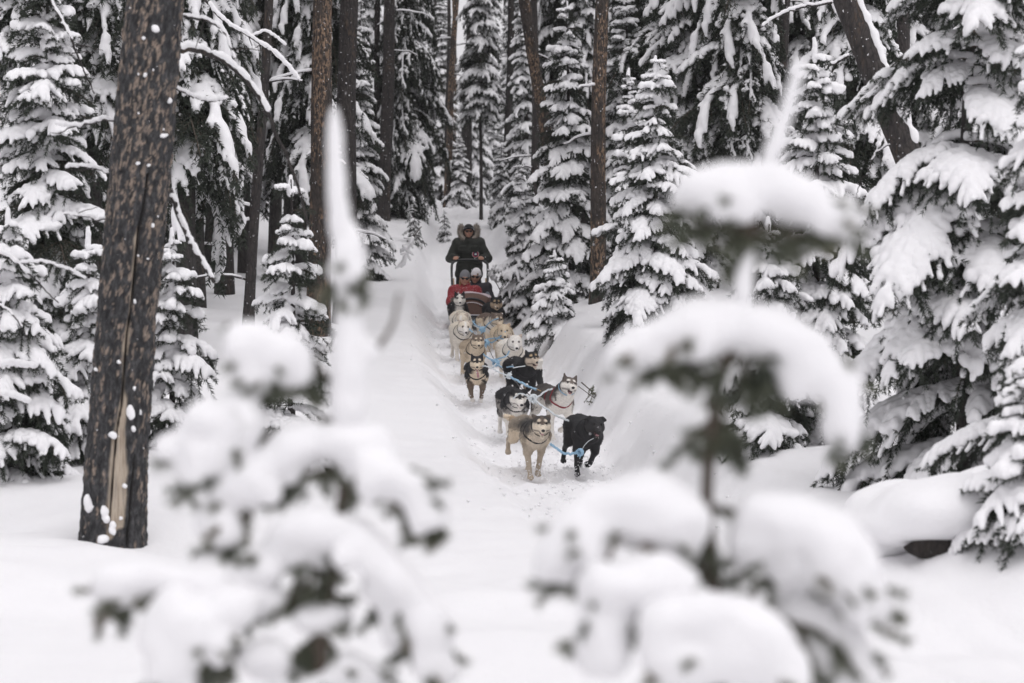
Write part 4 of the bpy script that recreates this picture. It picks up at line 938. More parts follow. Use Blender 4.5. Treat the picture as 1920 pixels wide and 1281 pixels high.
# the driver on the runners
DX, DY = (879 - 960) / FPX * 44.0, 44.0
Jm = dict(head=(0, -.10, 1.545), head_rot=(6, 0, 4), neck=(0, -.05, 1.40), chest=(0, -.02, 1.20), pelvis=(0, .04, .90), shl=(-.19, -.03, 1.33), shr=(.19, -.03, 1.33), ell=(-.335, -.06, 1.06), elr=(.335, -.06, 1.06),
          wrl=(-.22, -.33, 1.06), wrr=(.22, -.33, 1.06), hipl=(-.10, .04, .88), hipr=(.10, .04, .88), knl=(-.16, -.06, .48), knr=(.16, -.06, .48), anl=(-.24, .02, .10), anr=(.24, .02, .10), grip=.9, hand_d=(0, -1, .05))
zb = float(trail_z(DY)) + .06
musher, C_, A_ = person('standing sled driver in dark olive hooded parka, cap and sunglasses', (DX, DY, zb), Jm, dict(coat_name='parka', coat='parka', hem=True, hat='cap', seed=5, hair='hair_dark', hair_len=-.03))
hd = A_['head']; rf = []; rr = np.random.RandomState(3)
u = np.linspace(-2.15, 2.15, 30); ring_ = np.stack([.150 * np.sin(u), .035 + .06 * np.abs(np.sin(u)) ** 2 - .03 * (u * 0 + 1), .0 - .165 * np.cos(u)], -1) + hd
hood = [cap_(ring_[i], ring_[i + 1], .040, k=.02) for i in range(29)]
obj('fur_ruff', mesh_np('fur_ruff', *sdf_mesh(hood, .012, .02, (.012, 30, 4)), mats=[M['ruff']]), musher)
k = 2600; pi = rr.randint(0, 30, k); ctr = ring_[pi]; dr = rr.randn(k, 3); dr[:, 1] -= .6; dr += (ctr - hd) * 6; dr /= np.linalg.norm(dr, axis=1)[:, None]; sd = np.cross(dr, rr.randn(k, 3)); sd /= np.linalg.norm(sd, axis=1)[:, None]; X = ctr + dr * .03
fv = np.stack([X - sd * .004, X + sd * .004, X + dr * rr.uniform(.03, .065, (k, 1))], 1).reshape(-1, 3); obj('fur_hairs', mesh_np('fur_hairs', fv, None, np.arange(3 * k).reshape(-1, 3), [M['ruff']], None, False), musher)
obj('hood', mesh_np('hood', *sdf_mesh([cap_(hd + [-.09, .10, -.10], hd + [.09, .10, -.10], .10, k=.05), ell_(hd + [0, .10, -.04], (.14, .08, .10))], .015, .05, (.012, 10, 2)), mats=[M['parka']]), musher)
for x, z in ((-.105, 1.22), (.105, 1.22), (-.13, 1.00), (.13, 1.00)):
    f_ = on_front(C_, x, z); f_[1] -= .004; obj('pocket', mesh_np('pocket', *sdf_mesh([cap_(f_ + [-.045, 0, .035], f_ + [.045, 0, .035], .022, k=.03), cap_(f_ + [-.045, 0, -.035], f_ + [.045, 0, -.035], .022, k=.03), ell_(f_, (.075, .025, .06))], .012, .03), mats=[M['parka']]), musher)
f_ = on_front(C_, .125, 1.125); f_[1] -= .036
disc = lambda r, dy, w=24: (np.concatenate([[f_ + [0, dy, 0]], f_ + np.stack([r * np.cos(np.arange(w) * 2 * math.pi / w), np.full(w, dy), r * np.sin(np.arange(w) * 2 * math.pi / w)], -1)]), None, [(0, 1 + (q + 1) % w, 1 + q) for q in range(w)])
pt = obj('round_patch', MB().add(*disc(.062, 0)).mesh('round_patch', [M['patch_white']]), musher)
obj('patch_ring', MB().add(*disc(.055, -.003)).mesh('patch_ring', [M['patch_red']]), pt); obj('patch_field', MB().add(*disc(.038, -.006)).mesh('patch_field', [M['patch_blue']]), pt)
bl = MB(); rv = np.array([.026, .02, .03, .017, .024, .012, .028, .021, .016, .027]); an = np.arange(10) * 2 * math.pi / 10
bl.add(np.concatenate([[f_ + [0, -.009, 0]], f_ + np.stack([rv * np.cos(an), np.full(10, -.009), rv * .7 * np.sin(an)], -1)]), None, [(0, 1 + (q + 1) % 10, 1 + q) for q in range(10)]); obj('patch_map', bl.mesh('patch_map', [M['patch_white']]), pt)
# the two passengers in the bag
def seated(dx, y, tilt, rot, hz=.0):
    return dict(head=(0, -.03, .60 + hz), head_rot=(rot[0], tilt, rot[1]), neck=(0, .0, .455 + hz), chest=(0, .02, .30), pelvis=(0, .06, .02), shl=(-.185, .0, .40), shr=(.185, .0, .40), ell=(-.245, -.10, .19), elr=(.245, -.10, .19),
                wrl=(-.08, -.27, .17), wrr=(.08, -.27, .17), hipl=(-.09, .04, 0), hipr=(.09, .04, 0), knl=(-.13, -.40, .12), knr=(.13, -.40, .12), anl=(-.10, -.78, .03), anr=(.10, -.78, .03), grip=.5, hand_d=(.0, -1, -.2))
p1 = sl((-.10, 1.35, .29)); p2 = sl((.10, 1.98, .31))
person('passenger in a red jacket, grey knit beanie and sunglasses seated in the sled bag', p1, seated(0, 0, 3, (2, 2)), dict(coat_name='red_jacket', coat='red', hat='knit_grey', seed=6, hair='hair', hair_len=-.12))
J2 = seated(0, 0, 6, (6, -6)); q2, C2, A2 = person('passenger in dark jacket, white knit beanie and sunglasses seated behind the red jacket', p2, J2, dict(coat_name='dark_jacket', coat='navy', hat='knit_white', seed=7, hair='hair_dark', hair_len=-.07))
h2 = A2['head']; obj('hat_label', MB().add(*box(h2 + [.035, -.110, .045], (.030, .012, .022))).mesh('hat_label', [M['hair']], False), q2)
bk = [ell_((-.05 + .09 * a + .02 * (a % 2), .95 + .05 * b - .02 * a, .60 + .025 * ((a + b) % 2) - .015 * a), (.10, .13, .055)) for a in range(4) for b in range(3)]
bo = obj('blanket', mesh_np('blanket', *sdf_mesh(bk, .016, .05, (.02, 9, 3)), mats=[M['blanket']])); bo.matrix_world = SB; bo['label'] = 'pale pinkish blanket bunched on top of the brown sled bag'; bo['category'] = 'blanket'
# ------------------------------------------------------------------ the big leaning trunk at the left
t = NT('old_pine_bark'); co = t.coord('Object', (1, 1, .45)); n1 = t.noise(co, 30, 6, .7); n2 = t.noise(co, 90, 4, .65)
A1 = t.n('Attribute', attribute_name='marks'); sx = t.n('SeparateColor'); t.l(A1.outputs['Color'], sx.inputs[0])
bark = t.ramp(n1, [(.36, (.010, .010, .011)), (.52, (.034, .034, .036)), (.7, (.095, .093, .096))]); flk = t.ramp(n2, [(.3, (.155, .120, .097)), (.7, (.36, .285, .228))])
wd = t.ramp(t.noise(t.coord('Object', (1, 1, .06)), 60, 4), [(.3, (.24, .19, .145)), (.5, (.46, .39, .31)), (.72, (.22, .19, .165))])
c = t.mix(sx.outputs[0], bark, flk); c = t.mix(sx.outputs[1], c, wd); c = t.mix(sx.outputs[2], c, (.012, .010, .009))
sp = t.ramp(t.noise(t.coord('Object', (1, 1, .7)), 55, 3, .6), [(.74, (0, 0, 0)), (.76, (1, 1, 1))]); t.base(t.mix(sp, c, (.84, .83, .85))); t.set(Roughness=.9); t.bump(n2, .6, .008); M['old_bark'] = t.m
HY = 16.5; HS_ = HY / FPX
ax_y = np.array([-2600, 0, 300, 600, 850, 1000, 1150.]); ax_x = np.array([500, 291, 265, 237, 219, 212, 207.]); ax_w = np.array([78, 108, 118, 114, 118, 124, 140.])
zs = np.concatenate([np.arange(1150, -60, -3.2), np.arange(-60, -2600, -40)]); nt = 150; th = np.arange(nt) * 2 * math.pi / nt
cxp, wp = np.interp(zs, ax_y, ax_x), np.interp(zs, ax_y, ax_w)
RR = wp * HS_ / 2; base = at(212, 1010, HY); bx = (cxp - 960) * HS_; bz = CAM_H - (zs - 640.5) * HS_
u = np.cos(th)[None] * RR[:, None]; w = np.sin(th)[None] * RR[:, None]; ZZ = np.repeat(bz[:, None], nt, 1)
f1, f2, rid = cells(np.stack([u, w, ZZ * .34], -1) * 30, 3); pn = np.stack([u, w, ZZ * .5], -1)
plate = np.clip((f2 - f1) * 2.6, 0, 1); hgt = .011 * plate + .010 * fbm(pn * 20, 8, 3) + .007 * fbm(pn * 60, 9, 2)
g1, g2, gid = cells(np.stack([u, w, ZZ * .36], -1) * 48 + .5 * fbm(pn * 60, 77, 2)[..., None], 13)
hi_ = np.interp(zs, [-600, 0, 350, 560, 640, 760, 1000], [.26, .32, .38, .31, .22, .14, .10])[:, None]
flake = sstep(-.03, .03, (hi_ + .30 * fbm(np.stack([u, w, ZZ * .5], -1) * 9, 30, 2)) - gid) * sstep(.02, .14, g2 - g1) * (.75 + .5 * vnoise(pn * 90, 31))
lich = sstep(.1, .5, fbm(pn * 26, 50, 3))
front = (w < 0); off = u / HS_; ckx = np.interp(zs, [330, 420, 500, 620, 760, 860, 980], [285, 272, 262, 250, 236, 222, 212]) - cxp
d = off - ckx[:, None] + 2.2 * vnoise(np.stack([ZZ * 6, ZZ * 0, ZZ * 0], -1), 2); yy = zs[:, None]
crack = front * sstep(2.6, 1.2, np.abs(d)) * ((yy > 330) & (yy < 985)); crack2 = front * sstep(2.5, 1.2, np.abs(off - np.interp(zs, [860, 1010], [42, 36])[:, None])) * (yy > 850)
jag = 5 * vnoise(np.stack([ZZ * 14, u * 30, w * 30], -1), 4)
wl = np.interp(zs, [420, 450, 520, 600, 650, 720, 780, 860, 980, 1010], [0, 6, 3, 3, 7, 2, 4, 7, 6, 0]); wr_ = np.interp(zs, [560, 640, 690, 740, 800, 870, 930, 985, 1010], [0, 2, 0, 4, 15, 27, 29, 22, 0])
wood = front * sstep(-2, 2, np.where(d < 0, wl[:, None] + d + jag * .6, wr_[:, None] - d + jag)) * ((yy > 415) & (yy < 1012)); wood = wood * (np.where(d < 0, wl[:, None], wr_[:, None]) > 1)
hgt = hgt * (1 - wood) - .014 * wood - .03 * np.maximum(crack, crack2) + .004 * (1 - plate) * 0
sw = .10 * np.exp(-np.clip(1010 - yy, 0, 2000) / 90.0)
Rm = RR[:, None] * (1 + sw * .3) + hgt - .012; V = np.stack([bx[:, None] + np.cos(th)[None] * Rm, HY + np.sin(th)[None] * Rm, ZZ], -1) - base
i = np.arange(len(zs) - 1)[:, None] * nt; j = np.arange(nt)[None]; k = (j + 1) % nt
hero = thing('leaning_pine_trunk', 'big leaning pine trunk with flaking bark, long split and pale bare wood, left', 'tree', base)
me = mesh_np('trunk', V.reshape(-1, 3), np.stack([i + j, i + k, i + nt + k, i + nt + j], -1).reshape(-1, 4), mats=[M['old_bark']])
ca = me.color_attributes.new('marks', 'FLOAT_COLOR', 'POINT'); ca.data.foreach_set('color', np.stack([flake, wood, np.maximum(crack, crack2), wood * 0 + 1], -1).astype(np.float32).ravel()); obj('trunk', me, hero)
rng = np.random.RandomState(9)
spots = [(175, 943, 13, 20), (207, 958, 12, 19), (252, 772, 10, 18), (219, 815, 10, 8), (257, 803, 8, 11), (188, 692, 7, 6), (232, 678, 6, 8), (259, 727, 5, 7), (242, 908, 7, 8), (236, 968, 7, 6), (222, 985, 12, 16), (206, 1006, 16, 9), (269, 772, 4, 8), (300, 60, 9, 10), (278, 78, 5, 5), (313, 256, 11, 5), (322, 192, 8, 9), (268, 311, 7, 5), (286, 314, 6, 4), (293, 425, 6, 7), (261, 566, 5, 6), (281, 147, 7, 6)]
spots += [(np.interp(y, ax_y, ax_x) + rng.uniform(-48, 48), y, rng.uniform(1.0, 2.4), rng.uniform(1.0, 2.8)) for y in rng.uniform(10, 960, 8)]
for (x, y, rx_, ry_) in spots:
    cx_ = np.interp(y, ax_y, ax_x); o_ = np.clip((x - cx_) / (np.interp(y, ax_y, ax_w) / 2), -.97, .97); yd = HY - math.sqrt(1 - o_ * o_) * np.interp(y, ax_y, ax_w) / 2 * HS_
    p = np.array([(x - 960) * HS_, yd + .004, CAM_H - (y - 640.5) * HS_]) - base; kk_ = .8 if rx_ > 8.5 else .55; q = rx_ * HS_ * kk_; z_ = ry_ * HS_ * kk_
    b = [ell_(p, (q * .8, q * .5 + .004, z_ * .8)), ell_(p + [q * rng.uniform(-.6, .6), 0, -z_ * rng.uniform(.2, .8)], (q * .7, q * .6 + .003, z_ * .6)), ell_(p + [q * rng.uniform(-.7, .7), 0, z_ * rng.uniform(-.2, .7)], (q * .55, q * .5 + .003, z_ * .6))]
    obj('snow_patch', mesh_np('snow_patch', *sdf_mesh(b, max(.004, q * .16), .012, (q * .45, .8 / q, int(x * 3 + y))), mats=[M['snow']]), hero)
def limb(parent, pts, Y, r0, r1, snow=.0, nm='dead_branch', mat='bark_dark', s0=0.0, s1=1.0, dyend=0.0, twigs=0, seed=0):
    """a bare limb through photo points, with the ribbon of snow lying on it"""
    P = curve([at(x, y, Y + dyend * i_ / max(1, len(pts) - 1)) for i_, (x, y) in enumerate(pts)], 26); rg = np.random.RandomState(seed + len(pts)); P[1:-1] += rg.randn(24, 3) * .004
    o = np.array(parent.location) if parent is not None else np.zeros(3); inv = parent.rotation_euler.to_matrix().transposed() if parent is not None else None
    P = P - o
    if inv is not None: P = P @ np.array(inv).T
    mb = MB(); mb.add(*tube(P, np.linspace(r0, r1, 26), 8))
    for q in range(twigs):
        a = rg.randint(5, 24); h_ = rg.randn(3) * [1, .5, .8]; h_ /= np.linalg.norm(h_); mb.add(*tube(P[a] + h_ * np.linspace(0, rg.uniform(.12, .3), 5)[:, None] + rg.randn(5, 3) * .008, np.linspace(r1 * 1.1, r1 * .5, 5), 5))
    b = obj(nm, mb.mesh(nm, [M[mat]]), parent)
    if snow > 0:
        a0, a1 = int(s0 * 25), int(s1 * 25); pr = []
        for a in range(a0, a1):
            if rg.rand() < .08: continue
            ra = snow * rg.uniform(.75, 1.2); pr.append(cap_(P[a] + [0, 0, r0 * .6 + ra * .45], P[a + 1] + [0, 0, r0 * .6 + ra * .45], ra, ra * .95))
        obj('snow_load', mesh_np('snow_load', *sdf_mesh(pr, max(.007, snow * .28), snow * .6, (snow * .15, .5 / snow, seed)), mats=[M['snow']]), b)
    return b
limb(hero, [(330, 92), (380, 98), (430, 122), (478, 172), (515, 240), (550, 325), (578, 420)], 17.6, .024, .009, .026, s1=.62, seed=1, dyend=.8)
limb(hero, [(318, 355), (345, 430), (372, 480), (402, 530)], 17.0, .022, .013, .020, s0=.1, seed=2)
limb(hero, [(240, 228), (190, 226), (140, 238), (105, 232)], 16.9, .011, .005, .016, seed=3, twigs=2)
limb(hero, [(225, 335), (185, 318), (150, 312), (125, 316)], 16.9, .010, .005, .014, seed=4, twigs=2)
limb(hero, [(215, 400), (190, 412), (150, 404), (120, 402)], 16.8, .008, .004, .009, seed=5, twigs=2)
limb(hero, [(330, 165), (368, 184), (400, 190), (425, 185)], 17.0, .010, .005, .014, seed=6)
limb(hero, [(345, 30), (300 + 90, 40), (420, 60), (440, 110)], 17.3, .012, .005, .012, seed=7, twigs=2)
cr = thing('bare_branches', 'bare dark branches with snow lines poking in at the left picture edge', 'branch', at(-30, 560, 17.5))
limb(cr, [(-30, 465), (10, 478), (40, 500), (75, 535), (110, 568)], 17.5, .010, .004, .016, 'branch', s1=.6, seed=11); limb(cr, [(35, 493), (80, 492), (125, 505), (160, 523)], 17.5, .007, .003, .012, 'branch', seed=12)
limb(cr, [(-30, 560), (5, 575), (35, 605), (58, 645)], 17.4, .008, .003, .010, 'branch', s1=.6, seed=13); limb(cr, [(-30, 690), (20, 684), (65, 690)], 17.5, .012, .006, .022, 'branch', seed=14); limb(cr, [(-30, 738), (20, 742), (55, 755)], 17.3, .010, .005, .02, 'branch', seed=15)
c2 = thing('dead_branch', 'dead snow-lined branch hanging down in the upper left corner', 'branch', at(80, -30, 19))
limb(c2, [(80, -30), (105, 20), (128, 62), (143, 96), (160, 140), (182, 188)], 19, .014, .005, .014, 'branch', s1=.5, seed=16, twigs=4)
# thin bare limbs crossing in the shade right of the big trunk
c3 = thing('dead_limb', 'crooked snow-topped dead limb between big trunk and the thin slanted trunk', 'branch', at(370, -20, 24))
limb(c3, [(370, -20), (420, 40), (470, 70), (520, 105), (560, 150)], 24, .016, .006, .022, 'branch', seed=17, twigs=4); limb(c3, [(470, 70), (500, 60), (535, 85)], 24, .008, .004, .014, 'branch', seed=18)

# ---- fallen trunk leaning in at upper right
a, b = at(1545, -110, 23.4), at(1672, 215, 23.0); dd = (b - a) / np.linalg.norm(b - a); foot = b + dd * 2.3; top = a - dd * 5
lean = thing('fallen_pine', 'thick dark dead trunk leaning steeply with a strip of snow along its upper side', 'tree', foot)
P = np.linspace(0, 1, 60)[:, None] * (top - foot); r = np.linspace(.142, .118, 60); v, q, t_ = tube(P, r, 22)
v = v + .016 * fbm(v * [9, 9, 4], 3, 3)[:, None] * (v - P[np.minimum(np.arange(len(v)) // 22, 59)]) / .18; obj('trunk', mesh_np('trunk', v, q, t_, [M['bark_dark']]), lean)
up_ = np.cross(dd, [0, 1, 0]); up_ = up_ if up_[2] > 0 else -up_; pr = []; rg = np.random.RandomState(4)
side = up_ * .100 + np.array([0, -.070, 0]); seq = np.linspace(.22, .62, 42)
for f_ in seq: c_ = (top - foot) * f_ + side * (1 - .1 * f_); rr_ = rg.uniform(.034, .054); pr.append(ell_(c_ + rg.randn(3) * .006, (rr_, rr_ * 1.2, rr_ * 1.5)))
pr.append(ell_((b - foot) + side * .9, (.09, .09, .08)))
obj('snow_load', mesh_np('snow_load', *sdf_mesh(pr, .012, .04, (.012, 12, 3)), mats=[M['snow']]), lean)
limb(lean, [(1590, 105), (1555, 125), (1520, 155), (1490, 190), (1470, 235)], 22.9, .014, .006, .014, seed=21, twigs=2); limb(lean, [(1560, 5), (1500, 15), (1460, 30), (1425, 52)], 23.1, .014, .006, .016, seed=22); limb(lean, [(1662, 190), (1690, 200), (1705, 196)], 22.8, .016, .010, .016, seed=23)
c4 = thing('dead_twig', 'thin dark crooked twig hanging left of the large right spruce', 'branch', at(1665, 270, 20)); limb(c4, [(1668, 272), (1640, 290), (1628, 320), (1612, 345), (1605, 372)], 20, .006, .003, .008, 'twig', s1=.4, seed=24)

# ---- buried log at the right
ly = 14.0; gl = at(1705, 1046, ly); log = thing('fallen_log', 'fallen brown log under a thick dome of snow at right', 'log', (gl[0], ly, gl[2]))
P = np.stack([np.linspace(-.02, 1.6, 26), .02 + .06 * np.linspace(0, 1, 26), .045 + .012 * np.sin(np.linspace(0, 9, 26)) - .02 * np.linspace(0, 1, 26)], -1); v, q, t_ = tube(P, np.minimum(.085, .03 + .02 * np.arange(26)) + .012 * np.sin(np.arange(26) * 1.3), 16); v = v + .030 * fbm(v * [5, 12, 12], 2, 3)[:, None]
obj('log', mesh_np('log', v, q, t_, [M['bark_log']]), log)
sx_ = lambda x, y, rx_, ry_, dy=0., d_=1.0: ell_(at(x, y, ly + dy) - gl, (rx_ * ly / FPX, max(rx_, ry_) * ly / FPX * d_, ry_ * ly / FPX))
obj('snow_load', mesh_np('snow_load', *sdf_mesh([sx_(1690, 982, 95, 42, .28), sx_(1770, 955, 110, 56, .14), sx_(1840, 940, 85, 50, .16), sx_(1615, 1020, 110, 45, .6), sx_(1890, 960, 60, 48, .2), sx_(1560, 1040, 120, 40, .9), sx_(1700, 960, 130, 60, .7), sx_(1880, 930, 120, 60, .8)], .018, .16, (.03, 4, 6)), mats=[M['snow']]), log)
for q in range(9):
    L0, lst = BOUGH['b']; me, sm = lst[q % 4]; bb = obj('bough', me, log, at(1862 + 12 * q, 975 + 22 * (q % 3), ly - .10) - gl, (rng.uniform(-.3, .3), .55, 1.57 * 2 + rng.uniform(-.9, 1.4)), rng.uniform(.55, .8)); 
    if q % 3 == 0: obj('bough_snow', sm, bb)

# ------------------------------------------------------------------ out-of-focus saplings close to the camera
def near_sapling(label, Y, stem_px, stem_r, clumps, leader, extra, seed):
    rng = np.random.RandomState(seed); s = Y / FPX; b0 = at(*stem_px[-1], Y); g0 = gz(b0[0], Y); root = thing('snowy_sapling', label, 'tree', (b0[0], Y, g0)); o = np.array(root.location)
    SP = curve([at(x, y, Y) for x, y in stem_px] + [np.array([b0[0], Y, g0 - .25])], 40) - o
    mb = MB(); mb.add(*tube(SP, np.linspace(stem_r[0], stem_r[1], 40), 9)); obj('trunk', mb.mesh('trunk', [M['twig']]), root)
    def snow_obj(parent, bl, nm='snow_clump', k=.035):
        pr = []
        for e in bl:
            dy = e[4] if len(e) > 4 else 0; rot = math.radians(e[5]) if len(e) > 5 else 0; dep = e[6] if len(e) > 6 else .85
            w_, h_ = e[2] * s * .93, e[3] * s * (.79 if nm == 'snow_clump' else 1.0); pr.append(ell_(at(e[0], e[1] - e[3] * .12, Y + dy) - o, (w_, (w_ * h_) ** .5 * dep, h_), rotm(0, rot, 0)))
            for q_ in range(3 if e[2] > 30 and nm == 'snow_clump' else 0):                 # lumps and lobes
                a_ = rng.uniform(0, 6.28); pr.append(ell_(at(e[0] + math.cos(a_) * e[2] * .75, e[1] + abs(math.sin(a_)) * e[3] * .55, Y + dy + rng.uniform(-.03, .03)) - o, (e[3] * s * rng.uniform(.24, .42),) * 2 + (e[3] * s * rng.uniform(.3, .55),)))
        SV, SQ = sdf_mesh(pr, .0085 if nm == 'snow_clump' else .0055, k * .85, (.012, 17, seed) if nm == 'snow_clump' else (.003, 30, seed))
        so = obj(nm, mesh_np(nm, SV, SQ, mats=[M['snow']]), parent)
        if nm == 'snow_clump':                                      # needle tips that poke out of the snow along its lower edge
            mb = MB(); cz = np.median(SV[:, 2]); low = np.where(SV[:, 2] < cz)[0]; cc = SV.mean(0)
            for q_ in range(12):
                p_ = SV[low[rng.randint(len(low))]]; h_ = (p_ - cc) * [1, 1, .5] + rng.randn(3) * .02; h_[2] -= .03; h_ /= np.linalg.norm(h_); L_ = rng.uniform(.018, .045); T_ = p_ - h_ * .012 + h_ * np.linspace(0, L_, 4)[:, None]
                mb.add(*tube(T_, .0022, 4), m=1); v, t_ = needle_tris(T_, 2400, .020, .0022, rng, .8); mb.add(v, None, t_, 0)
            nt_ = obj('needle_tips', mb.mesh('needle_tips', [M['needle_near'], M['twig']], False), parent); nt_['kind'] = 'stuff'
        return so
    for tw, bl in clumps:
        mb = MB(); m2 = rng.randint(99)
        for pl in tw:
            dys = pl[2] if len(pl) == 3 and not hasattr(pl[2], '__len__') else 0.0; pts = [p for p in pl if hasattr(p, '__len__')]
            P = curve([at(x, y, Y + dys * i_) for i_, (x, y) in enumerate(pts)], 12) - o; mb.add(*tube(P, np.linspace(.006, .003, 12), 5), m=1)
            v, t_ = needle_tris(P + [0, 0, -.005], 2000, .025, .0024, rng, 1.0); mb.add(v, None, t_, 0)
            for q_ in range(5):                                     # short side twigs drooping out of the snow
                a_ = P[rng.randint(3, 12)]; h_ = rng.randn(3) * [1, .7, .25]; h_[2] -= .8; h_ /= np.linalg.norm(h_); L_ = rng.uniform(.03, .065)
                v, t_ = needle_tris(a_ + h_ * np.linspace(0, L_, 4)[:, None], 2600, .022, .0024, rng, .9); mb.add(v, None, t_, 0)
        b = obj('bough', mb.mesh('bough', [M['needle_near'], M['twig']], False), root); snow_obj(b, bl)
    for li, bl in enumerate(leader if isinstance(leader[0], list) else [leader]): snow_obj(root, bl, 'stem_snow' if li else 'leader_snow', .02)
    for pts, r_ in extra:
        P = curve([at(x, y, Y) for x, y in pts], 14) - o; mb = MB(); mb.add(*tube(P, np.linspace(r_, r_ * .4, 14), 6)); obj('bare_twig', mb.mesh('bare_twig', [M['twig']]), root)
    # lower boughs below the picture, on the part of the stem that stands in the snow
    for q in range(9):
        z = rng.uniform(.25, .75); L0, lst = BOUGH['b']; me, sm = lst[q % 4]; bb = obj('bough', me, root, (0, 0, z), (0, .25, q * 2.4 + seed), rng.uniform(.8, 1.1)); obj('snow_load', sm, bb)
    return root
near_sapling('blurred snow-caked sapling close to the camera, left of centre, with a tall white spike', 4.6,
    [(627, 230), (634, 400), (648, 560), (655, 760), (640, 960), (610, 1150), (600, 1300)], (.005, .017), [
    ([[(650, 560), (640, 530), (628, 545)], [(650, 560), (668, 540), (680, 555)], [(652, 570), (660, 548)]], [(648, 455, 30, 62), (654, 492, 34, 46), (660, 515, 26, 26)]),
    ([[(648, 740), (590, 690), (540, 690), (470, 640), (425, 608)], [(540, 690), (575, 720), (590, 735)], [(540, 690), (500, 715), (462, 750)], [(560, 695), (530, 722)]], [(500, 655, 72, 48, 0, 18), (470, 640, 42, 38), (540, 690, 40, 45), (458, 690, 26, 50), (478, 720, 22, 36)]),
    ([[(650, 790), (590, 790), (460, 830), (370, 850), (292, 868)], [(430, 840), (385, 880), (325, 942)], [(460, 830), (450, 790), (462, 752)], [(400, 850), (360, 900)]], [(400, 795, 78, 52, 0, -12), (335, 835, 50, 32), (450, 780, 40, 50), (370, 885, 45, 40, 0, -35), (420, 840, 50, 40)]),
    ([[(645, 840), (720, 900), (790, 950), (838, 1002)], [(740, 915), (760, 960), (768, 1000)], [(790, 950), (800, 1000)], [(645, 900), (580, 890), (540, 910)], [(645, 905), (690, 925)]], [(735, 905, 78, 46, -.05, 22), (795, 950, 48, 50, -.06, 30), (640, 835, 95, 48), (690, 880, 60, 40)]),
    ([[(640, 870), (540, 910), (450, 970), (390, 1040)], [(470, 960), (440, 1030), (400, 1052)], [(430, 985), (420, 1040)]], [(540, 860, 85, 46, 0, -28), (460, 915, 70, 52, 0, -38), (410, 990, 42, 52, 0, -30), (580, 830, 60, 40)]),
    ([[(630, 1000), (540, 1060), (470, 1100), (430, 1125)], [(630, 1010), (560, 1080), (545, 1140)], [(620, 1020), (600, 1090), (640, 1120), (665, 1118)], [(600, 1060), (560, 1110), (500, 1130)], [(620, 1050), (610, 1110)], [(600, 1100), (620, 1160)]], [(600, 1000, 100, 46, -.03), (520, 1045, 70, 45, 0, -25), (470, 1080, 48, 40), (640, 1030, 60, 42)]),
    ([[(640, 980), (700, 1060), (760, 1130), (800, 1200), (835, 1275)], [(700, 1060), (720, 1110), (700, 1150)], [(780, 1170), (760, 1220)], [(800, 1210), (850, 1260)]], [(690, 1040, 65, 48, -.05, 35), (745, 1100, 55, 52, -.06, 45), (790, 1170, 38, 62, -.06, 10), (815, 1240, 34, 60, -.06), (735, 1180, 30, 70, -.02)]),
    ([[(560, 1130), (420, 1100), (320, 1090), (240, 1110), (185, 1165)], [(300, 1090), (250, 1130), (215, 1150)], [(330, 1090), (290, 1130)], [(240, 1105), (230, 1140)]], [(260, 1085, 72, 46, -.08, -10), (215, 1110, 40, 40, -.08), (350, 1100, 75, 45, -.06), (410, 1075, 60, 45)]),
    ([[(560, 1140), (450, 1160), (380, 1200), (340, 1270)], [(420, 1170), (430, 1240), (420, 1290)], [(380, 1200), (360, 1250), (310, 1262)], [(400, 1190), (380, 1280)], [(360, 1230), (330, 1290)], [(360, 1210), (375, 1265)]], [(420, 1150, 80, 55, -.1, -20), (330, 1165, 55, 75, -.12), (315, 1240, 45, 70, -.12), (410, 1220, 30, 60, -.13), (480, 1130, 60, 45)]),
    ([[(600, 1180), (580, 1230), (560, 1290)], [(600, 1180), (640, 1240), (660, 1290)], [(590, 1200), (610, 1260), (600, 1300)], [(600, 1190), (560, 1220), (530, 1260)], [(590, 1200), (570, 1260)]], [(500, 1235, 45, 40, -.02), (560, 1290, 60, 40), (660, 1270, 60, 50), (610, 1160, 55, 35)])],
    [(627, 248, 13, 44), (629, 310, 16, 60), (633, 370, 19, 60), (639, 430, 23, 50), (655, 600, 26, 60), (656, 700, 36, 80), (655, 650, 30, 70), (690, 660, 22, 20), (652, 760, 40, 60), (648, 560, 22, 40)], [([(665, 690), (705, 655), (735, 610), (748, 550)], .008), ([(655, 640), (610, 655), (590, 672)], .004)], 1)
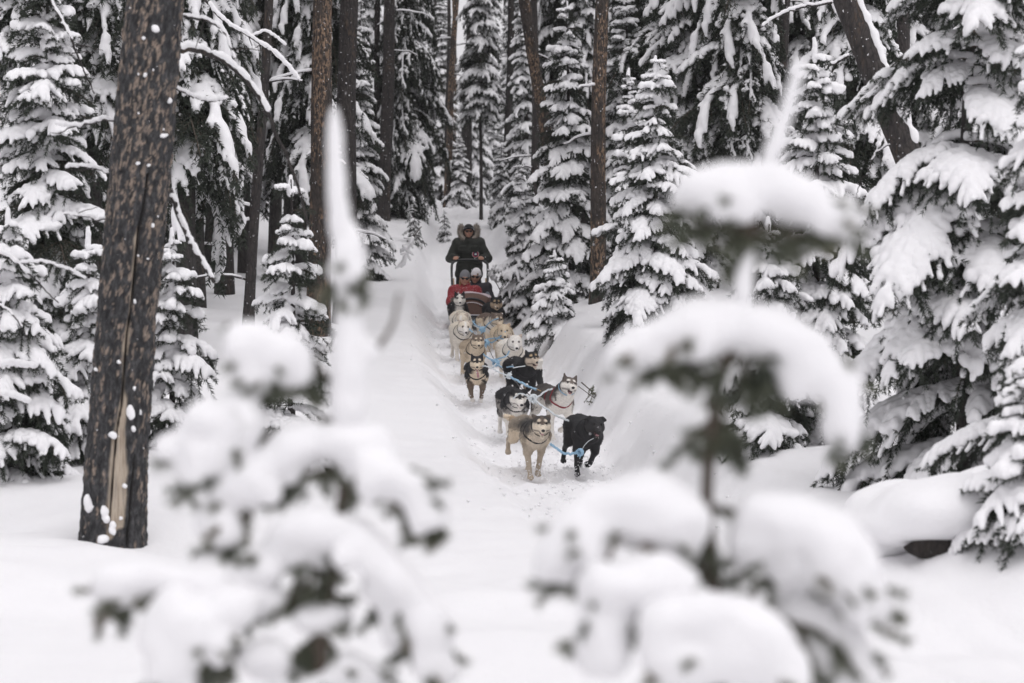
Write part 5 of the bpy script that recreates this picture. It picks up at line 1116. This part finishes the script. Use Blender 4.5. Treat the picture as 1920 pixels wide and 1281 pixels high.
near_sapling('blurred snow-caked sapling close to the camera, right of centre, with flat snow slabs', 4.25,
    [(1500, 118), (1470, 220), (1440, 320), (1408, 430), (1390, 560), (1345, 740), (1325, 930), (1340, 1120), (1350, 1300)], (.004, .015), [
    ([[(1415, 420), (1340, 425), (1275, 395), (1262, 400)], [(1415, 425), (1500, 440), (1590, 445)], [(1410, 430), (1440, 450), (1480, 455)], [(1408, 432), (1400, 465), (1392, 490)], [(1410, 430), (1370, 445)], [(1320, 420), (1300, 430)], [(1480, 440), (1550, 452)]], [(1330, 355, 72, 55), (1430, 365, 100, 52), (1530, 400, 78, 44, 0, 12), (1300, 375, 45, 38), (1410, 330, 70, 38), (1570, 415, 38, 36)]),
    ([[(1392, 590), (1300, 640), (1220, 670), (1155, 695)], [(1300, 640), (1290, 690), (1330, 705)], [(1250, 660), (1240, 700)], [(1350, 620), (1310, 680), (1280, 690)]], [(1290, 620, 110, 52, 0, -14), (1215, 655, 65, 42, 0, -12), (1180, 680, 35, 28), (1350, 600, 85, 40)]),
    ([[(1390, 590), (1480, 640), (1550, 720), (1600, 820)], [(1480, 640), (1450, 700), (1440, 730)], [(1550, 720), (1560, 790), (1590, 850)], [(1400, 640), (1430, 690), (1410, 720)], [(1400, 650), (1390, 720), (1370, 740)], [(1390, 660), (1340, 700), (1300, 700)], [(1390, 680), (1420, 740)]], [(1450, 640, 110, 58, 0, 14), (1530, 700, 75, 62, 0, 38), (1575, 775, 40, 62, 0, 15), (1400, 610, 90, 42), (1590, 825, 24, 30)]),
    ([[(1340, 780), (1300, 820), (1275, 840)], [(1340, 790), (1375, 840), (1400, 865)], [(1340, 800), (1330, 850)], [(1340, 780), (1370, 800)]], [(1310, 796, 20, 12), (1375, 820, 18, 12)]),
    ([[(1325, 940), (1250, 960), (1120, 1010), (1015, 1090)], [(1120, 1010), (1140, 1050), (1120, 1070)], [(1060, 1060), (1040, 1095)], [(1320, 960), (1280, 1060), (1240, 1080)], [(1320, 960), (1310, 1050), (1290, 1090)], [(1310, 980), (1250, 1070)], [(1320, 980), (1340, 1040)]], [(1180, 960, 120, 72, -.04, -10), (1095, 1005, 70, 66, -.05, -35), (1040, 1055, 36, 46, -.05), (1250, 985, 85, 85, -.03), (1220, 920, 80, 40)]),
    ([[(1330, 950), (1450, 980), (1560, 1050), (1620, 1120), (1655, 1180)], [(1450, 980), (1460, 1060), (1440, 1090)], [(1540, 1040), (1550, 1100)], [(1590, 1090), (1600, 1110)], [(1400, 970), (1400, 1060), (1380, 1080)]], [(1480, 980, 115, 62, -.02, 12), (1560, 1030, 85, 75, -.03, 30), (1615, 1105, 48, 66, -.03, 12), (1420, 1010, 65, 70), (1520, 1070, 80, 40), (1640, 1150, 28, 30)]),
    ([[(1340, 1060), (1240, 1120), (1170, 1150), (1130, 1145)], [(1240, 1120), (1260, 1150), (1200, 1160)], [(1200, 1130), (1160, 1180), (1100, 1220)]], [(1180, 1095, 95, 52, -.12, -8), (1130, 1130, 45, 75, -.1), (1130, 1210, 50, 70, -.1), (1250, 1090, 70, 45, -.1)]),
    ([[(1345, 1130), (1300, 1210), (1260, 1270)], [(1345, 1130), (1430, 1200), (1480, 1280)], [(1340, 1140), (1350, 1220), (1320, 1300)], [(1330, 1220), (1240, 1280)], [(1380, 1200), (1400, 1270)]], [(1320, 1165, 125, 66, -.16), (1390, 1200, 85, 70, -.17), (1270, 1230, 70, 52, -.16), (1440, 1260, 65, 62, -.16), (1330, 1240, 110, 60, -.15)]),
    ([[(1345, 1120), (1460, 1160), (1560, 1200), (1610, 1270)], [(1500, 1180), (1520, 1260)]], [(1500, 1150, 80, 60, .05), (1565, 1200, 60, 75, .05, 12), (1600, 1270, 45, 60, .05), (1500, 1240, 60, 70, .06)])],
    [[(1496, 132, 12, 20), (1484, 175, 10, 46, 0, 18), (1474, 215, 11, 46, 0, 18), (1460, 258, 13, 46, 0, 18), (1448, 290, 18, 36, 0, 18)], [(1400, 500, 16, 44, 0, 10), (1393, 550, 20, 40)]], [], 2)
# ------------------------------------------------------------------ the team's lines
gl_ = thing('gangline', 'blue rope gangline with knots and tugs linking the dogs to the sled', 'rope', at(930, 680, 32))
go = np.array(gl_.location); rg = np.random.RandomState(21)
def rope(nm, pts, r, mat, sag=.0, lay=True):
    r = r * .64
    P = curve([at(*p) for p in pts], 10 * len(pts)) - go; u = np.linspace(0, 1, len(P)); P[:, 2] -= sag * np.sin(u * math.pi)
    P[1:-1] += rg.randn(len(P) - 2, 3) * r * .25
    if not lay: obj(nm, MB().add(*tube(P, r, 7)).mesh(nm, [M[mat]]), gl_); return
    mb = MB(); Ld = np.concatenate([[0], np.cumsum(np.linalg.norm(np.diff(P, axis=0), axis=1))]); m = max(12, int(Ld[-1] / (r * 1.6))); s_ = np.linspace(0, Ld[-1], m); P = np.stack([np.interp(s_, Ld, P[:, k]) for k in range(3)], -1); d, U, W = frames(P)
    for k in range(3):                                                # three twisted strands
        a = s_ / (r * 2.2) + k * 2.094; mb.add(*tube(P + (np.cos(a)[:, None] * U + np.sin(a)[:, None] * W) * r * .52, r * .58, 5))
    obj(nm, mb.mesh(nm, [M[mat]]), gl_)
def knot(p, r, mat='rope_blue'):
    r = r * .8
    c = at(*p) - go; mb = MB()
    for k in range(4):
        a = np.linspace(0, 6.28, 14); q = rotm(*(rg.rand(3) * 3)); mb.add(*tube(c + (np.stack([np.cos(a), np.sin(a), .3 * np.sin(2 * a)], -1) * r) @ q, r * .30, 6, False))
    for k in range(4): e = rg.randn(3); e /= np.linalg.norm(e); mb.add(*tube(c + e * np.linspace(.3, 2.0, 4)[:, None] * r, [r * .25, r * .22, r * .2, r * .1], 5))
    obj('knot', mb.mesh('knot', [M[mat]]), gl_)
rope('centre_cable', [(897, 602, 40.2), (905, 617, 37), (912, 643, 34.8), (930, 680, 32.2), (955, 704, 30.2), (978, 728, 28.6), (1000, 747, 26.9)], .008, 'cable', lay=False)
B, W_ = 'rope_blue', 'rope_pale'
for pts, r, m_, sg in [
    ([(876, 612, 34.9), (886, 622, 34.8), (896, 632, 34.7), (912, 643, 34.7)], .017, B, .01), ([(948, 622, 34.3), (936, 631, 34.4), (925, 640, 34.6), (912, 643, 34.7)], .016, B, .01),
    ([(944, 636, 34.3), (928, 634, 34.5), (912, 636, 34.7)], .013, B, .0), ([(905, 618, 36.4), (922, 602, 36.3), (934, 597, 36.2)], .016, B, .0), ([(905, 618, 36.4), (892, 609, 36.4), (886, 602, 36.6)], .015, B, .0), ([(905, 618, 36.4), (888, 611, 36.3)], .013, W_, .0),
    ([(955, 658, 32.0), (950, 667, 32.0), (940, 671, 32.0), (928, 674, 32.1)], .016, B, .0), ([(906, 664, 32.2), (916, 672, 32.2), (928, 676, 32.1)], .016, B, .0),
    ([(930, 682, 32.0), (944, 689, 31.0), (962, 687, 30.2)], .014, B, .0), ([(930, 682, 31.8), (922, 690, 31.0)], .014, W_, .0),
    ([(905, 686, 29.9), (918, 689, 29.8), (938, 699, 29.6), (955, 706, 29.4)], .015, W_, .0), ([(955, 706, 29.4), (975, 716, 28.6), (998, 728, 27.4), (1006, 730, 27.1)], .019, B, .0),
    ([(1000, 747, 26.7), (1012, 742, 26.8), (1022, 734, 26.9), (1036, 729, 26.9)], .016, W_, .0), ([(962, 748, 27.0), (976, 738, 26.9), (1000, 747, 26.7)], .012, W_, .0),
    ([(1003, 750, 26.6), (1022, 765, 25.8), (1045, 780, 25.2), (1066, 789, 24.8)], .017, W_, .0), ([(1032, 832, 24.32), (1042, 838, 24.3), (1056, 847, 24.25), (1072, 849, 24.25), (1086, 846, 24.3)], .021, B, .012)]:
    rope('tug_line', pts, r, m_, sg)
for p, r, m_ in [((912, 643, 34.6), .05, B), ((905, 618, 36.3), .05, B), ((930, 680, 31.9), .055, B), ((955, 705, 29.3), .04, W_), ((1000, 747, 26.6), .05, W_), ((1088, 848, 24.25), .040, B)]: knot(p, r, m_)
rope('snap_line', [(1090, 845, 24.25), (1097, 834, 24.22), (1104, 827, 24.2), (1113, 822, 24.2)], .005, 'rope_pale', lay=False); rope('snap_line', [(1006, 730, 27.0), (1014, 733, 26.9)], .008, 'brass', lay=False); rope('snap_line', [(890, 684, 29.95), (906, 687, 29.9)], .008, W_, lay=False); rope('snap_line', [(962, 690, 30.0), (985, 686, 30.0)], .010, W_, lay=False)

# ------------------------------------------------------------------ sprigs, little growth by the trail
def sprig(label, pts, Y, size, seed, snow=.0, name='spruce_sprig'):
    rg2 = np.random.RandomState(seed); P = curve([at(x, y, Y) for x, y in pts], 16); o = P[0].copy(); P = P - o; root = thing(name, label, 'branch', o)
    obj('stem', MB().add(*tube(P, np.linspace(.009, .004, 16), 6)).mesh('stem', [M['twig']]), root); mb = MB(); pr = []
    for a in range(5, 16):
        for s_ in range(2):
            h = rg2.randn(3) * [1, .8, .8] + (P[15] - P[0]) * 1.5; h /= np.linalg.norm(h); T = P[a] + h * np.linspace(0, size * rg2.uniform(.5, 1.1), 5)[:, None]
            mb.add(*tube(T, .003, 4), m=1); v, t_ = needle_tris(T, 620, .024, .0045, rg2, .9); mb.add(v, None, t_, 0)
            if snow: pr.append(cap_(T[1] + [0, 0, .015], T[4] + [0, 0, .015], snow, snow * .8))
    obj('needles', mb.mesh('needles', [M['needle_fresh' if not snow else 'needle'], M['twig']], False), root)
    if pr: obj('snow_load', mesh_np('snow_load', *sdf_mesh(pr, .011, snow, None), mats=[M['snow']]), root)
    return root
def bank_dist(px, py):
    ys_ = np.arange(20, 45, .05); P_ = np.stack([at(px, py, y_) for y_ in ys_]); return float(ys_[int(np.argmax(P_[:, 2] < ground_z(P_[:, 0], P_[:, 1], False) + .03))])
SY = bank_dist(1112, 748)
sp1 = sprig('bare-stemmed green spruce sprig stuck against the snow bank above the black lead dog', [(1090, 717), (1105, 730), (1118, 742), (1128, 756)], SY, .17, 31)
v_ = curve([at(1084, 724, SY), at(1100, 736, SY), at(1122, 752, SY)], 10) - np.array(sp1.location); obj('stem', MB().add(*tube(v_, np.linspace(.005, .004, 10), 5)).mesh('stem', [M['twig']]), sp1)
sprig('snowy twig sticking out of the bank right of the sled', [(938, 545), (930, 530), (922, 520), (926, 508)], 43, .10, 32, .02)
sprig('small drooping snow-dusted spruce tip bending down the left bank above the sled', [(790, 425), (775, 445), (762, 470), (757, 495)], 46, .16, 33, .03)

# ------------------------------------------------------------------ kicked-up snow, falling snow
oct_ = np.array([(1, 0, 0), (-1, 0, 0), (0, 1, 0), (0, -1, 0), (0, 0, 1), (0, 0, -1)], float); oT = np.array([(0, 2, 4), (2, 1, 4), (1, 3, 4), (3, 0, 4), (2, 0, 5), (1, 2, 5), (3, 1, 5), (0, 3, 5)])
def flakes(P, r, name, label):
    n_ = len(P); V = (P[:, None] + oct_[None] * r[:, None, None] * (1 + .5 * rg.rand(n_, 6, 1))).reshape(-1, 3)
    o_ = obj(name, mesh_np(name, V, None, (oT[None] + 6 * np.arange(n_)[:, None, None]).reshape(-1, 3), [M['snow']])); o_['kind'] = 'stuff'; o_['label'] = label
pts = []; rr_ = []
for d_ in DOGS:
    x = (d_['px'] - 960) / FPX * d_['Y']
    for q in range(420):
        a = rg.rand() * 6.28; R_ = abs(rg.randn()) * .22; px_, py_ = x + math.cos(a) * R_ + .05, d_['Y'] - .15 + math.sin(a) * R_ * 1.6; h_ = abs(rg.randn()) * .09 * math.exp(-R_ * 2)
        pts.append((px_, py_, gz(px_, py_) + .01 + h_)); rr_.append(rg.uniform(.002, .0065))
for q in range(1500):
    y_ = rg.uniform(19, 44); x = float(trail_x(y_)) + rg.randn() * .45; pts.append((x, y_, gz(x, y_) + .012)); rr_.append(rg.uniform(.004, .016))
flakes(np.array(pts), np.array(rr_), 'kicked_up_snow', 'loose snow crumbs kicked up by running paws along the trail')
n_ = 5200; y_ = rg.uniform(14, 52, n_) ; fp = np.stack([rg.uniform(-.24, .24, n_) * y_, y_, rg.uniform(-.16, .18, n_) * y_ + CAM_H], -1); fp = fp[fp[:, 2] > ground_z(fp[:, 0], fp[:, 1], False) + .05]
flakes(fp, rg.uniform(.0022, .0042, len(fp)), 'falling_snow', 'fine snowflakes drifting down through the whole scene')

# ------------------------------------------------------------------ the thin snowy air
hb = obj('haze', MB().add(*box((0, 115, 12.5), (340, 348, 40))).mesh('haze', [], False)); hb['kind'] = 'stuff'; hb['label'] = 'thin even haze of snowy air through the forest'
hm = bpy.data.materials.new('snowy_air'); hm.use_nodes = True; hn = hm.node_tree; hn.nodes.clear(); ho = hn.nodes.new('ShaderNodeOutputMaterial'); hv = hn.nodes.new('ShaderNodeVolumePrincipled')
hv.inputs['Color'].default_value = (.95, .94, .96, 1); hv.inputs['Density'].default_value = .00022; hv.inputs['Anisotropy'].default_value = .1; hn.links.new(hv.outputs[0], ho.inputs['Volume']); hb.data.materials.append(hm)
